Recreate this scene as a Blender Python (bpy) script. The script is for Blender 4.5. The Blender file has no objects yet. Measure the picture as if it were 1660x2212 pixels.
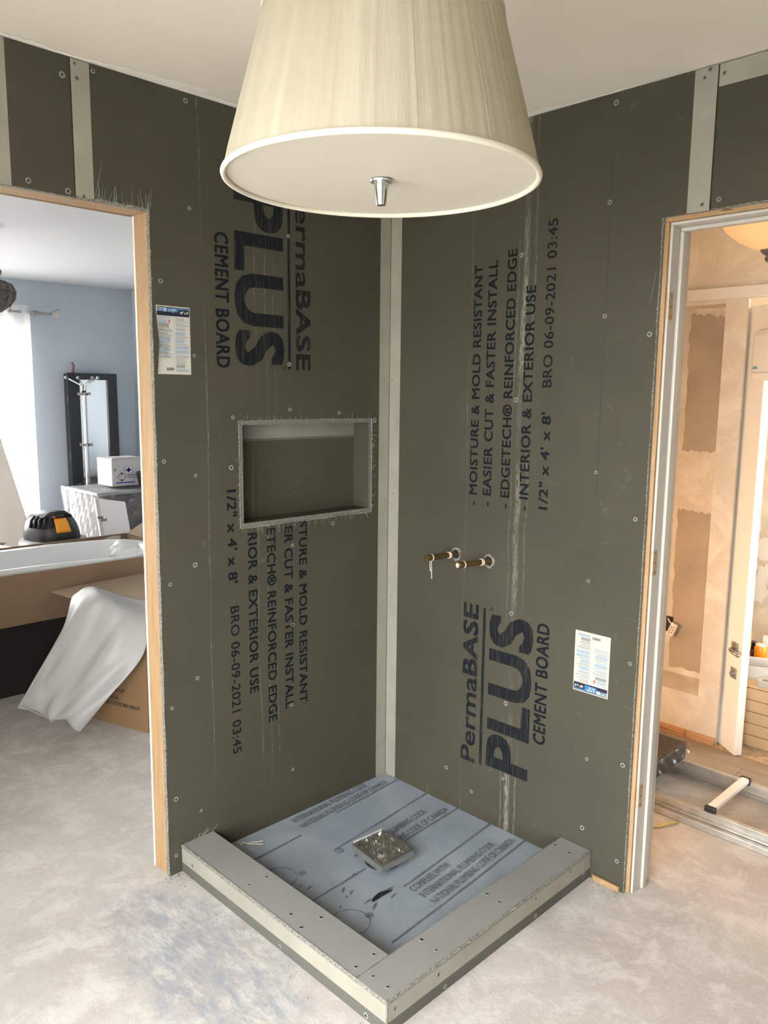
import bpy, math, random
from mathutils import Vector, Matrix
random.seed(7)
SC = bpy.context.scene
COL = SC.collection

# ------------------------------------------------------------------ camera
CAM = (-2.22343, -2.20951, 1.58701); YAW, PITCH, ROLL, FPX = 0.78735, -0.14769, 0.01068, 1721.52
cd = bpy.data.cameras.new('camera'); cam = bpy.data.objects.new('camera', cd); COL.objects.link(cam)
_f = Vector((math.cos(PITCH)*math.cos(YAW), math.cos(PITCH)*math.sin(YAW), math.sin(PITCH)))
_r = _f.cross(Vector((0, 0, 1))).normalized(); _u = _r.cross(_f)
_r2 = _r*math.cos(ROLL) + _u*math.sin(ROLL); _u2 = _u*math.cos(ROLL) - _r*math.sin(ROLL)
_m = Matrix((_r2, _u2, -_f)).transposed().to_4x4(); _m.translation = Vector(CAM)
cam.matrix_world = _m
cd.sensor_fit = 'VERTICAL'; cd.sensor_height = 36.0; cd.lens = FPX/2212*36; cd.clip_start = .02
SC.camera = cam

# ------------------------------------------------------------------ world, light, exposure
WORLD_STRENGTH = 12.5
EXPOSURE = 1.0
w = bpy.data.worlds.new('sky'); SC.world = w; w.use_nodes = True
_bg = w.node_tree.nodes['Background']; _bg.inputs[0].default_value = (1.0, .98, .95, 1); _bg.inputs[1].default_value = WORLD_STRENGTH
vs = SC.view_settings
vs.view_transform = 'Standard'; vs.look = 'None'; vs.exposure = EXPOSURE; vs.gamma = 1; vs.use_curve_mapping = False
SC.cycles.use_denoising = True
SC.cycles.max_bounces = 8; SC.cycles.diffuse_bounces = 5; SC.cycles.sample_clamp_indirect = 6
# main room window (in the wall to the left of the camera) and the far window of the next room
WIN1 = dict(y0=-2.7, y1=-.55, z0=.08, z1=2.1)      # in wall x = WX
WX = -2.62
WIN2 = dict(x0=-2.6, x1=.40, z0=.12, z1=2.14)        # in wall y = 4.55
def portal(name, loc, rot, sx, sy):
    l = bpy.data.lights.new(name, 'AREA'); l.shape = 'RECTANGLE'; l.size = sx; l.size_y = sy
    l.cycles.is_portal = True
    o = bpy.data.objects.new(name, l); COL.objects.link(o); o.location = loc; o.rotation_euler = rot
portal('window_portal', (WX-.16, (WIN1['y0']+WIN1['y1'])/2, (WIN1['z0']+WIN1['z1'])/2), (math.pi/2, 0, -math.pi/2), WIN1['y1']-WIN1['y0'], WIN1['z1']-WIN1['z0'])
portal('window_portal', ((WIN2['x0']+WIN2['x1'])/2, 4.72, (WIN2['z0']+WIN2['z1'])/2), (-math.pi/2, 0, 0), WIN2['x1']-WIN2['x0'], WIN2['z1']-WIN2['z0'])

# ------------------------------------------------------------------ materials
def rgb(r, g, b):
    f = lambda c: (c/255/12.92 if c/255 <= .04045 else ((c/255+.055)/1.055)**2.4)
    return (f(r), f(g), f(b), 1)
class NT:
    def __init__(s, name):
        s.m = bpy.data.materials.new(name); s.m.use_nodes = True; s.t = s.m.node_tree
        s.b = s.t.nodes['Principled BSDF']; s.geo = None
    def n(s, typ, **kw):
        x = s.t.nodes.new(typ)
        for k, v in kw.items(): setattr(x, k, v)
        return x
    def l(s, a, b): s.t.links.new(a, b)
    def pos(s, scale=(1, 1, 1), obj=False):
        tc = s.n('ShaderNodeTexCoord') if obj else s.n('ShaderNodeNewGeometry')
        mp = s.n('ShaderNodeMapping'); mp.inputs['Scale'].default_value = scale
        s.l(tc.outputs['Object' if obj else 'Position'], mp.inputs[0]); return mp.outputs[0]
    def noise(s, scale, detail=4, rough=.6, vscale=(1, 1, 1), dist=0):
        x = s.n('ShaderNodeTexNoise'); x.inputs['Scale'].default_value = scale; x.inputs['Detail'].default_value = detail
        x.inputs['Roughness'].default_value = rough; x.inputs['Distortion'].default_value = dist
        s.l(s.pos(vscale), x.inputs['Vector']); return x.outputs['Fac']
    def ramp(s, v, a, b, ca=0, cb=1):
        x = s.n('ShaderNodeMapRange'); x.inputs[1].default_value = a; x.inputs[2].default_value = b
        x.inputs[3].default_value = ca; x.inputs[4].default_value = cb; s.l(v, x.inputs[0]); return x.outputs[0]
    def math(s, op, a, b=None):
        x = s.n('ShaderNodeMath', operation=op)
        for i, v in enumerate((a, b)):
            if v is None: continue
            if isinstance(v, (int, float)): x.inputs[i].default_value = v
            else: s.l(v, x.inputs[i])
        return x.outputs[0]
    def mix(s, fac, a, b):
        x = s.n('ShaderNodeMix', data_type='RGBA')
        for i, v in ((0, fac), (6, a), (7, b)):
            if isinstance(v, (int, float)): x.inputs[i].default_value = v
            elif isinstance(v, tuple): x.inputs[i].default_value = v
            else: s.l(v, x.inputs[i])
        return x.outputs[2]
    def col(s, c):
        if isinstance(c, tuple): s.b.inputs['Base Color'].default_value = c
        else: s.l(c, s.b.inputs['Base Color'])
        return s
    def set(s, **kw):
        for k, v in kw.items(): s.b.inputs[k.replace('_', ' ')].default_value = v
        return s
    def bump(s, h, strength=.3, dist=.002):
        x = s.n('ShaderNodeBump'); x.inputs['Strength'].default_value = strength; x.inputs['Distance'].default_value = dist
        s.l(h, x.inputs['Height']); s.l(x.outputs[0], s.b.inputs['Normal']); return s
def simple(name, c, rough=.6, metal=0, var=.0, scale=30, bump=0, bscale=80, vscale=(1, 1, 1), **kw):
    t = NT(name); t.set(Roughness=rough, Metallic=metal, **kw)
    if var:
        f = t.ramp(t.noise(scale, 5, .6, vscale), .3, .7)
        d = tuple(max(0, x*(1-var)) for x in c[:3])+(1,); e = tuple(min(1, x*(1+var)) for x in c[:3])+(1,)
        t.col(t.mix(f, d, e))
    else: t.col(c)
    if bump: t.bump(t.noise(bscale, 3, .6, vscale), bump)
    return t.m
BOARD = (.048, .045, .032, 1); BOARD2 = (.060, .056, .041, 1); CHALK = (.26, .26, .225, 1)
def board_mat(name, streaks, axis, BOARD=BOARD, BOARD2=BOARD2):
    # olive-grey cement board face: fine weave, mottling, chalky abrasion streaks (centre, halfwidth, strength)
    t = NT(name); t.set(Roughness=.62); t.b.inputs['Specular IOR Level'].default_value = .18
    base = t.mix(t.ramp(t.noise(2.2, 4, .6), .3, .7), BOARD, BOARD2)
    fine = t.noise(420, 2, .6, (1, 1, .35))
    base = t.mix(t.ramp(fine, .35, .75, 0, .35), base, (.032, .030, .022, 1))
    dust = t.math('MULTIPLY', t.ramp(t.noise(14, 6, .75), .60, .80), t.ramp(t.noise(1.3, 2), .4, .65))
    base = t.mix(t.math('MULTIPLY', dust, .35), base, CHALK)
    sp = t.n('ShaderNodeSeparateXYZ'); t.l(t.pos(), sp.inputs[0])
    wob = t.ramp(t.noise(1.7, 2, .5), .3, .7, -.012, .012)
    p = t.math('ADD', sp.outputs[axis], wob)
    acc = None
    for c, hw, st in streaks:
        d = t.math('ABSOLUTE', t.math('SUBTRACT', p, c))
        band = t.ramp(d, hw*.35, hw, 1, 0)
        br = t.ramp(t.noise(90, 3, .7, (2.5, 2.5, .35)), .40, .62)
        pat = t.ramp(t.noise(3.1+c*2, 3, .6, (.4, .4, 1)), .38, .58)
        v = t.math('MULTIPLY', t.math('MULTIPLY', band, br), t.math('MULTIPLY', pat, st))
        acc = v if acc is None else t.math('MAXIMUM', acc, v)
    if acc is not None: base = t.mix(acc, base, CHALK)
    t.col(base); t.bump(fine, .12, .001)
    return t.m
M = {}
M['board_l'] = board_mat('board_left', [(-.825, .003, .5), (-.630, .003, .45), (-.588, .003, .5), (-.555, .003, .3)], 0)
M['board_r'] = board_mat('board_right', [(-.620, .014, .8), (-.592, .003, .5), (-.655, .005, .4), (-.40, .003, .25)], 1)
M['board'] = board_mat('board_plain', [], 0)
M['board_dusty_lit'] = board_mat('board_dusty_lit', [], 0, (.225, .23, .222, 1), (.275, .28, .27, 1))  # same board lightened for dust and for light falling on the curb
M['board_kerb'] = board_mat('board_kerb', [], 0, (.085, .085, .075, 1), (.11, .11, .098, 1))
M['pale'] = simple('board_taper', (.24, .23, .195, 1), .6, 0, .10, 9, .08, 300)
def fray():
    t = NT('cut_cement_edge'); t.set(Roughness=.9)
    n = t.noise(260, 3, .8); t.col(t.mix(t.ramp(n, .38, .62), (.06, .06, .05, 1), (.30, .295, .26, 1))); t.bump(n, .6, .004); return t.m
M['niche_pale'] = simple('niche_taper', (.15, .147, .13, 1), .7, 0, .2, 6)
M['fray'] = fray()
M['cut'] = simple('cut_board_edge', (.115, .113, .098, 1), .9, 0, .5, 220, .3, 200)
M['fibre'] = simple('glass_fibre', (.25, .245, .205, 1), .8)
def ink(name, vsc, c=(.006, .0075, .011, 1), worn=(.045, .042, .031, 1), lo=.50, hi=.68):
    t = NT(name); t.set(Roughness=.7); t.b.inputs['Specular IOR Level'].default_value = .12
    a = t.ramp(t.noise(60, 3, .7, vsc), lo, hi)
    t.col(t.mix(a, c, worn)); return t.m
M['ink_l'] = ink('board_ink_left', (4, 1, .12)); M['ink_r'] = ink('board_ink_right', (1, 4, .12))
M['ink_solid'] = ink('board_ink_text', (1, 1, 1), lo=.66, hi=.9)
M['ink_pan'] = ink('pan_ink', (.3, 3, 1), (.11, .12, .14, 1), (.33, .35, .39, 1), .52, .75)
M['pencil'] = simple('pencil', (.02, .02, .018, 1), .7)
M['black'] = simple('black', (.008, .008, .009, 1), .6)
M['screw'] = simple('screw_head', (.10, .10, .095, 1), .45, .6)
M['dust'] = simple('screw_dust', (.20, .20, .17, 1), .9, 0, .25, 200)
def wood(name, a, b, vs=(6, 6, .6)):
    t = NT(name); t.set(Roughness=.65)
    n = t.noise(9, 5, .65, vs, 1.2); k = t.noise(3.1, 2, .5, (vs[0]*.35, vs[1]*.35, vs[2]*3), .3)
    base = t.mix(t.ramp(n, .3, .7), a, b)
    base = t.mix(t.ramp(k, .70, .76), base, tuple(x*.45 for x in a[:3])+(1,))
    t.col(base); return t.m
M['stud'] = wood('pine_stud', (.275, .165, .078, 1), (.385, .25, .13, 1))
M['stud_h'] = wood('pine_header', (.25, .15, .072, 1), (.36, .23, .12, 1), (.6, 6, 6))
M['drywall'] = simple('drywall', (.72, .71, .69, 1), .8)
M['white_paint'] = simple('white_paint', (.42, .40, .37, 1), .38)
M['hinge'] = simple('hinge_mortise', (.34, .23, .13, 1), .5, 0, .2, 60)
def ceiling():
    t = NT('ceiling_paint'); t.set(Roughness=.85)
    t.col(t.mix(t.ramp(t.noise(1.5, 3), .3, .7), (.62, .575, .51, 1), (.68, .63, .56, 1))); t.bump(t.noise(160, 3), .1, .001); return t.m
M['ceiling'] = ceiling()
M['mud'] = simple('joint_compound', (.70, .67, .62, 1), .85, 0, .06, 20)
def concrete():
    t = NT('dusty_concrete'); t.set(Roughness=.78); t.b.inputs['Specular IOR Level'].default_value = .3
    big = t.ramp(t.noise(1.2, 6, .62, dist=.3), .35, .65)
    base = t.mix(big, (0.375, 0.350, 0.332, 1), (0.475, 0.453, 0.436, 1))
    mid = t.ramp(t.noise(8, 10, .74, dist=.5), .47, .60)
    base = t.mix(t.math('MULTIPLY', mid, .7), base, (0.545, 0.530, 0.518, 1))
    pink = t.ramp(t.noise(3.4, 8, .7, dist=.4), .55, .70)
    base = t.mix(t.math('MULTIPLY', pink, .45), base, (0.420, 0.350, 0.327, 1))
    green = t.ramp(t.noise(2.3, 6, .65, dist=.2), .60, .74)
    base = t.mix(t.math('MULTIPLY', green, .35), base, (0.360, 0.371, 0.327, 1))
    fine = t.ramp(t.noise(42, 8, .78, dist=.6), .56, .70)
    base = t.mix(t.math('MULTIPLY', fine, .35), base, (0.300, 0.278, 0.262, 1))
    vein = t.ramp(t.math('ABSOLUTE', t.math('SUBTRACT', t.noise(5, 8, .72, dist=.8), .5)), 0, .012, 1, 0)
    base = t.mix(t.math('MULTIPLY', vein, .30), base, (0.280, 0.263, 0.245, 1))
    # bluish trowel-scuffed stain beside the shower kerb
    sp = t.n('ShaderNodeSeparateXYZ'); t.l(t.pos(), sp.inputs[0])
    dx = t.math('DIVIDE', t.math('ADD', sp.outputs[0], 1.14), .19); dy = t.math('DIVIDE', t.math('ADD', sp.outputs[1], .40), .44)
    r = t.math('ADD', t.math('MULTIPLY', dx, dx), t.math('MULTIPLY', dy, dy))
    edge = t.math('ADD', r, t.ramp(t.noise(7, 5, .7), .3, .7, -.5, .5))
    st = t.math('MULTIPLY', t.ramp(edge, .5, 1.2, 1, 0), t.ramp(t.noise(24, 7, .78, (1, .30, 1), .3), .40, .60))
    base = t.mix(t.math('MULTIPLY', st, .85), base, (0.235, 0.258, 0.300, 1))
    fl = t.ramp(t.noise(30, 5, .75, dist=.5), .67, .71)
    base = t.mix(t.math('MULTIPLY', fl, .6), base, (0.660, 0.659, 0.654, 1))
    t.col(base); t.bump(t.noise(26, 8, .75, dist=.4), .3, .006); return t.m
M['floor'] = concrete()
def pan():
    t = NT('grey_membrane'); t.set(Roughness=.42); t.b.inputs['Specular IOR Level'].default_value = .5
    n = t.ramp(t.noise(4, 6, .65, dist=.8), .35, .65)
    base = t.mix(n, (.215, .255, .305, 1), (.285, .325, .375, 1))
    base = t.mix(t.math('MULTIPLY', t.ramp(t.noise(160, 2, .6), .66, .72), .5), base, (.5, .5, .5, 1))
    t.col(base); t.bump(t.noise(9, 5, .6), .25, .006); return t.m
M['pan'] = pan()
M['grey_wall'] = simple('blue_grey_paint', (.42, .475, .545, 1), .75, 0, .03, 3)
M['white_wall'] = simple('white_plaster_wall', (.70, .66, .59, 1), .85)
def hallwall():
    t = NT('patched_drywall'); t.set(Roughness=.85)
    t.col(t.mix(t.ramp(t.noise(4, 6, .7, dist=.8), .45, .6), (.60, .54, .46, 1), (.70, .65, .57, 1))); return t.m
M['hall_wall'] = hallwall()
M['bare_board'] = simple('bare_drywall_paper', (.40, .335, .265, 1), .85, 0, .12, 5)
M['cardboard'] = simple('cardboard', (.19, .125, .08, 1), .8, 0, .06, 8)
M['cardboard_d'] = simple('printed_cardboard', (.21, .125, .06, 1), .8, 0, .06, 8)
M['shaded_box'] = simple('shaded_brown_box', (.007, .005, .004, 1), .8)  # brown darkened nearly to black for the shade beneath the long carton
M['chrome'] = simple('chrome', (.50, .52, .53, 1), .16, 1)
M['alu'] = simple('aluminium', (.50, .49, .46, 1), .38, .75, .15, 30)
M['dark_metal'] = simple('dark_bronze', (.13, .115, .11, 1), .6, .3, .6, 60)
M['ebony'] = simple('black_lacquer', (.010, .012, .016, 1), .35)
M['mirror'] = simple('mirror_glass', (.86, .88, .88, 1), .02, 1)
M['copper'] = simple('pipe_copper', (.15, .11, .045, 1), .38, .75, .5, 120)
M['ptape'] = simple('pink_tape', (.68, .50, .40, 1), .6)
M['string'] = simple('white_string', (.70, .66, .58, 1), .7)
M['paper'] = simple('paper_white', (.70, .69, .66, 1), .65)
M['label'] = simple('sticker_white', (.40, .395, .36, 1), .55)
M['label_blue'] = simple('sticker_blue', (.02, .13, .36, 1), .45)
M['label_navy'] = simple('sticker_navy', (.008, .012, .03, 1), .45)
M['label_grey'] = simple('sticker_grey_print', (.20, .205, .20, 1), .5)
M['label_tint'] = simple('sticker_blue_print', (.24, .30, .36, 1), .5)
M['label_red'] = simple('sticker_red', (.40, .05, .04, 1), .5)
def shade():
    t = NT('pleated_shade'); t.set(Roughness=.8)
    tc = t.n('ShaderNodeTexCoord'); sp = t.n('ShaderNodeSeparateXYZ'); t.l(tc.outputs['Object'], sp.inputs[0])
    ang = t.math('ARCTAN2', sp.outputs[1], sp.outputs[0])
    cmb = t.n('ShaderNodeCombineXYZ'); t.l(ang, cmb.inputs[0]); t.l(t.math('MULTIPLY', sp.outputs[2], .25), cmb.inputs[1])
    def ns(sc, d):
        x = t.n('ShaderNodeTexNoise'); x.inputs['Scale'].default_value = sc; x.inputs['Detail'].default_value = d; x.inputs['Roughness'].default_value = .75; t.l(cmb.outputs[0], x.inputs['Vector']); return x.outputs['Fac']
    base = t.mix(t.ramp(ns(5, 6), .38, .62), (.385, .36, .295, 1), (.32, .292, .225, 1))
    base = t.mix(t.ramp(ns(3.2, 2), .55, .7), base, (.42, .425, .34, 1))
    thr = ns(90, 2); base = t.mix(t.ramp(thr, .3, .7, 0, .3), base, (.33, .30, .22, 1))
    t.col(base); t.bump(thr, .25, .002)
    tr = t.n('ShaderNodeBsdfTranslucent'); tr.inputs[0].default_value = (.5, .44, .3, 1)
    mx = t.n('ShaderNodeMixShader'); mx.inputs[0].default_value = .22
    out = t.t.nodes['Material Output']; t.l(t.b.outputs[0], mx.inputs[1]); t.l(tr.outputs[0], mx.inputs[2]); t.l(mx.outputs[0], out.inputs[0]); return t.m
M['shade'] = shade()
M['trim'] = simple('shade_trim', (.48, .455, .385, 1), .7)
def translucent(name, c, fac, rough=.6, tc=None):
    t = NT(name); t.set(Roughness=rough); t.col(c)
    tr = t.n('ShaderNodeBsdfTranslucent'); tr.inputs[0].default_value = tc or c
    mx = t.n('ShaderNodeMixShader'); mx.inputs[0].default_value = fac
    out = t.t.nodes['Material Output']; t.l(t.b.outputs[0], mx.inputs[1]); t.l(tr.outputs[0], mx.inputs[2]); t.l(mx.outputs[0], out.inputs[0]); return t.m
M['diffuser'] = translucent('lamp_diffuser', (.55, .52, .455, 1), .2)
M['sheer'] = None
M['foam'] = translucent('foam_wrap', (.44, .44, .445, 1), .28, .45)
M['tarp'] = translucent('dust_cover', (.62, .59, .55, 1), .35, .7)
def clear(name, tint, fac, rough=.12):
    t = NT(name); tr = t.n('ShaderNodeBsdfTransparent'); tr.inputs[0].default_value = tint
    t.b.inputs['Base Color'].default_value = (.8, .8, .8, 1); t.set(Roughness=rough)
    mx = t.n('ShaderNodeMixShader'); mx.inputs[0].default_value = fac
    out = t.t.nodes['Material Output']; t.l(tr.outputs[0], mx.inputs[1]); t.l(t.b.outputs[0], mx.inputs[2]); t.l(mx.outputs[0], out.inputs[0]); return t.m
def glossclear(name, tint, fac, rough=.1):
    t = NT(name); tr = t.n('ShaderNodeBsdfTransparent'); tr.inputs[0].default_value = tint
    g = t.n('ShaderNodeBsdfGlossy'); g.inputs['Roughness'].default_value = rough; g.inputs[0].default_value = (.9, .9, .9, 1)
    mx = t.n('ShaderNodeMixShader'); mx.inputs[0].default_value = fac
    out = t.t.nodes['Material Output']; t.l(tr.outputs[0], mx.inputs[1]); t.l(g.outputs[0], mx.inputs[2]); t.l(mx.outputs[0], out.inputs[0]); return t.m
def sheer():
    t = NT('sheer_curtain'); t.col((.85, .84, .85, 1)); tr = t.n('ShaderNodeBsdfTranslucent'); tr.inputs[0].default_value = (.9, .9, .92, 1)
    tp = t.n('ShaderNodeBsdfTransparent'); m1 = t.n('ShaderNodeMixShader'); m1.inputs[0].default_value = .6; m2 = t.n('ShaderNodeMixShader'); m2.inputs[0].default_value = .45
    t.l(t.b.outputs[0], m1.inputs[1]); t.l(tr.outputs[0], m1.inputs[2]); t.l(m1.outputs[0], m2.inputs[1]); t.l(tp.outputs[0], m2.inputs[2]); t.l(m2.outputs[0], t.t.nodes['Material Output'].inputs[0]); return t.m
M['sheer'] = sheer()
M['glass'] = glossclear('window_glass', (.97, .98, .98, 1), .05, .0)
M['wrap'] = glossclear('shrink_wrap', (.93, .94, .95, 1), .30, .12)
M['wrap_dull'] = glossclear('loose_film', (.90, .91, .92, 1), .10, .20)
M['milky'] = clear('milky_plastic', (.8, .82, .84, 1), .65, .25)
M['plastic_white'] = simple('white_plastic', (.74, .73, .71, 1), .4)
M['acrylic'] = simple('white_acrylic', (.60, .62, .63, 1), .3)
M['orange'] = simple('orange_plastic', (.75, .30, .02, 1), .4)
M['grey_plastic'] = simple('grey_plastic', (.28, .29, .30, 1), .4)
M['black_plastic'] = simple('black_plastic', (.012, .013, .016, 1), .38)
M['amber'] = simple('amber_liquid', (.85, .32, .02, 1), .15)
M['yellow'] = simple('yellow_box', (.85, .62, .03, 1), .5)
M['tan_plank'] = simple('tan_plank', (.52, .36, .21, 1), .55, 0, .06, 6)
M['plank'] = wood('grey_brown_plank', (.25, .20, .155, 1), (.35, .285, .22, 1), (6, .5, 6))
M['rough_sub'] = simple('rough_subfloor', (.46, .36, .25, 1), .9, 0, .45, 22, .5, 40)
M['pine_strip'] = wood('stained_base', (.42, .22, .11, 1), (.58, .34, .18, 1), (6, .7, 6))
M['red'] = simple('red_print', (.5, .05, .04, 1), .5)
M['blue_print'] = simple('blue_print', (.03, .06, .30, 1), .5)
M['steel'] = simple('brushed_steel', (.42, .42, .40, 1), .32, .85, .15, 60)
def glow(name, c, s):
    t = NT(name); t.col(c); t.b.inputs['Emission Color'].default_value = c; t.b.inputs['Emission Strength'].default_value = s; t.set(Roughness=.4); return t.m
M['glow'] = glow('amber_glass_shade', (.80, .50, .24, 1), .22)

# ------------------------------------------------------------------ mesh builder
class MB:
    def __init__(s): s.v = []; s.f = []; s.mi = []
    def add(s, vs, fs, m=0):
        o = len(s.v); s.v += [tuple(p) for p in vs]; s.f += [tuple(i+o for i in f) for f in fs]; s.mi += [m]*len(fs); return s
    def box(s, x0, x1, y0, y1, z0, z1, m=0):
        return s.hexa([(x0, y0, z0), (x1, y0, z0), (x1, y1, z0), (x0, y1, z0), (x0, y0, z1), (x1, y0, z1), (x1, y1, z1), (x0, y1, z1)], m)
    def hexa(s, p, m=0):
        return s.add(p, [(3, 2, 1, 0), (4, 5, 6, 7), (0, 1, 5, 4), (1, 2, 6, 5), (2, 3, 7, 6), (3, 0, 4, 7)], m)
    def obox(s, c, ax, h, m=0):
        c = Vector(c); a = [Vector(q).normalized()*k for q, k in zip(ax, h)]
        return s.hexa([c+a[0]*i+a[1]*j+a[2]*k for k in (-1, 1) for i, j in ((-1, -1), (1, -1), (1, 1), (-1, 1))], m)
    def cyl(s, p0, p1, r0, r1=None, n=16, m=0, caps=True):
        r1 = r0 if r1 is None else r1; p0 = Vector(p0); p1 = Vector(p1); d = (p1-p0).normalized()
        a = d.orthogonal().normalized(); b = d.cross(a)
        vs = [p+(a*math.cos(2*math.pi*i/n)+b*math.sin(2*math.pi*i/n))*r for p, r in ((p0, r0), (p1, r1)) for i in range(n)]
        fs = [(i, (i+1) % n, n+(i+1) % n, n+i) for i in range(n)]
        if caps: fs += [tuple(range(n))[::-1], tuple(range(n, 2*n))]
        return s.add(vs, fs, m)
    def tube(s, pts, r, n=8, m=0, closed=False):
        pts = [Vector(p) for p in pts]; N = len(pts); rs = r if isinstance(r, (list, tuple)) else [r]*N
        ref = None; vs = []
        for i, p in enumerate(pts):
            d = (pts[(i+1) % N if closed else min(i+1, N-1)]-pts[(i-1) % N if closed else max(i-1, 0)]).normalized()
            a = d.orthogonal().normalized() if ref is None else (ref-d*ref.dot(d)).normalized()
            ref = a; b = d.cross(a)
            vs += [p+(a*math.cos(2*math.pi*k/n)+b*math.sin(2*math.pi*k/n))*rs[i] for k in range(n)]
        fs = []
        for i in range(N if closed else N-1):
            j = (i+1) % N
            fs += [(i*n+k, i*n+(k+1) % n, j*n+(k+1) % n, j*n+k) for k in range(n)]
        if not closed: fs += [tuple(range(n))[::-1], tuple(range((N-1)*n, N*n))]
        return s.add(vs, fs, m)
    def lathe(s, prof, n=32, c=(0, 0, 0), m=0, mfun=None):
        o = Vector(c); N = len(prof)
        vs = [o+Vector((r*math.cos(2*math.pi*k/n), r*math.sin(2*math.pi*k/n), z)) for r, z in prof for k in range(n)]
        fs = [(i*n+k, i*n+(k+1) % n, (i+1)*n+(k+1) % n, (i+1)*n+k) for i in range(N-1) for k in range(n)]
        return s.add(vs, fs, m)
    def disc(s, c, r, n=24, m=0, ax=(0, 0, 1)):
        c = Vector(c); d = Vector(ax).normalized(); a = d.orthogonal().normalized(); b = d.cross(a)
        return s.add([c+(a*math.cos(2*math.pi*i/n)+b*math.sin(2*math.pi*i/n))*r for i in range(n)], [tuple(range(n))], m)
    def prism(s, pts, z0, z1, m=0):
        n = len(pts)
        return s.add([(x, y, z0) for x, y in pts]+[(x, y, z1) for x, y in pts],
                     [tuple(range(n))[::-1], tuple(range(n, 2*n))]+[(i, (i+1) % n, n+(i+1) % n, n+i) for i in range(n)], m)
    def grid(s, fn, nu, nv, m=0, mfun=None):
        vs = [fn(i/nu, j/nv) for j in range(nv+1) for i in range(nu+1)]; o = len(s.v); s.v += [tuple(p) for p in vs]
        for j in range(nv):
            for i in range(nu):
                a = j*(nu+1)+i; s.f.append((o+a, o+a+1, o+a+nu+2, o+a+nu+1)); s.mi.append(mfun((i+.5)/nu, (j+.5)/nv) if mfun else m)
        return s
    def build(s, name, mats, parent=None, smooth=False, bevel=0, solid=0, sub=0, loc=None):
        me = bpy.data.meshes.new(name); me.from_pydata(s.v, [], s.f)
        for k in (mats if isinstance(mats, (list, tuple)) else [mats]): me.materials.append(M[k] if isinstance(k, str) else k)
        me.polygons.foreach_set('material_index', s.mi)
        me.update()
        o = bpy.data.objects.new(name, me); COL.objects.link(o)
        if smooth:
            me.polygons.foreach_set('use_smooth', [True]*len(me.polygons))
            if smooth != 'all': me.set_sharp_from_angle(angle=math.radians(40))
        if solid:
            q = o.modifiers.new('solid', 'SOLIDIFY'); q.thickness = solid; q.offset = 0
        if bevel:
            q = o.modifiers.new('bevel', 'BEVEL'); q.width = bevel; q.segments = 2; q.limit_method = 'ANGLE'
        if sub:
            q = o.modifiers.new('sub', 'SUBSURF'); q.levels = sub; q.render_levels = sub
        if loc is not None: o.location = loc
        if parent is not None:
            o.parent = parent
        return o
def struct(o): o['kind'] = 'structure'; return o
def tag(o, label, cat, group=None):
    o['label'] = label; o['category'] = cat
    if group: o['group'] = group
    return o
def thing(name, label, cat, loc=(0, 0, 0), group=None):
    o = bpy.data.objects.new(name, None); COL.objects.link(o); o.empty_display_size = .05; o.location = loc
    return tag(o, label, cat, group)
def bx(*a, m=0): return MB().box(*a, m=m)
def under(o, parent):
    # keep world placement when the parent sits elsewhere (parents here are never rotated)
    o.parent = parent; o.location = Vector(o.location) - world_loc(parent); return o
def world_loc(o):
    v = Vector(o.location)
    while o.parent: o = o.parent; v += Vector(o.location)
    return v
def part(mb, name, mats, parent, **kw):
    return under(mb.build(name, mats, **kw), parent)

# ------------------------------------------------------------------ 2D panels with holes, on the walls
def panel(plane, xs, zs, keep, d0, d1, mfun):
    """plane 'L': y = d0 (front) .. d1, coords (x,z); plane 'R': x = d0 .. d1, coords (y,z). Faces on borders only."""
    b = MB(); P = (lambda a, z, d: (a, d, z)) if plane == 'L' else (lambda a, z, d: (d, a, z))
    ok = lambda i, j: 0 <= i < len(xs)-1 and 0 <= j < len(zs)-1 and keep((xs[i]+xs[i+1])/2, (zs[j]+zs[j+1])/2)
    for i in range(len(xs)-1):
        for j in range(len(zs)-1):
            if not ok(i, j): continue
            a0, a1, z0, z1 = xs[i], xs[i+1], zs[j], zs[j+1]; m = mfun((a0+a1)/2, (z0+z1)/2)
            b.add([P(a0, z0, d0), P(a1, z0, d0), P(a1, z1, d0), P(a0, z1, d0)], [(0, 1, 2, 3)], m)
            b.add([P(a0, z0, d1), P(a1, z0, d1), P(a1, z1, d1), P(a0, z1, d1)], [(3, 2, 1, 0)], m)
            for di, dj, q in ((-1, 0, ((a0, z0), (a0, z1))), (1, 0, ((a1, z0), (a1, z1))), (0, -1, ((a0, z0), (a1, z0))), (0, 1, ((a0, z1), (a1, z1)))):
                if not ok(i+di, j+dj):
                    (p, r) = q; b.add([P(*p, d0), P(*r, d0), P(*r, d1), P(*p, d1)], [(0, 1, 2, 3)], 2)
    return b
H = 2.465
LX, LZ = -1.006, 2.104           # left opening: board edge, head
RY, RZ = -1.090, 2.090           # right opening
N0, N1, NZ0, NZ1 = -.702, -.095, 1.134, 1.492   # niche hole
BT = .0127

# floor, ceiling and shell
struct(bx(-40, 40, -40, 40, -.45, -.40).build('ground', simple('outdoor_ground', (.46, .44, .40, 1), .9, 0, .15, .6)))
struct(bx(-3.4, 2.4, -4.4, 4.9, -.10, 0).build('floor', 'floor'))
ceil = struct(bx(-3.4, 2.4, -4.4, .10, H, H+.1).build('ceiling', 'ceiling'))
struct(bx(-3.4, 2.4, .10, 4.9, H, H+.1).build('ceiling_far', simple('ceiling_cool_cast', (.46, .475, .51, 1), .85)))  # cool daylight cast put into the colour; main ceiling carries a warm one

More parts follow.
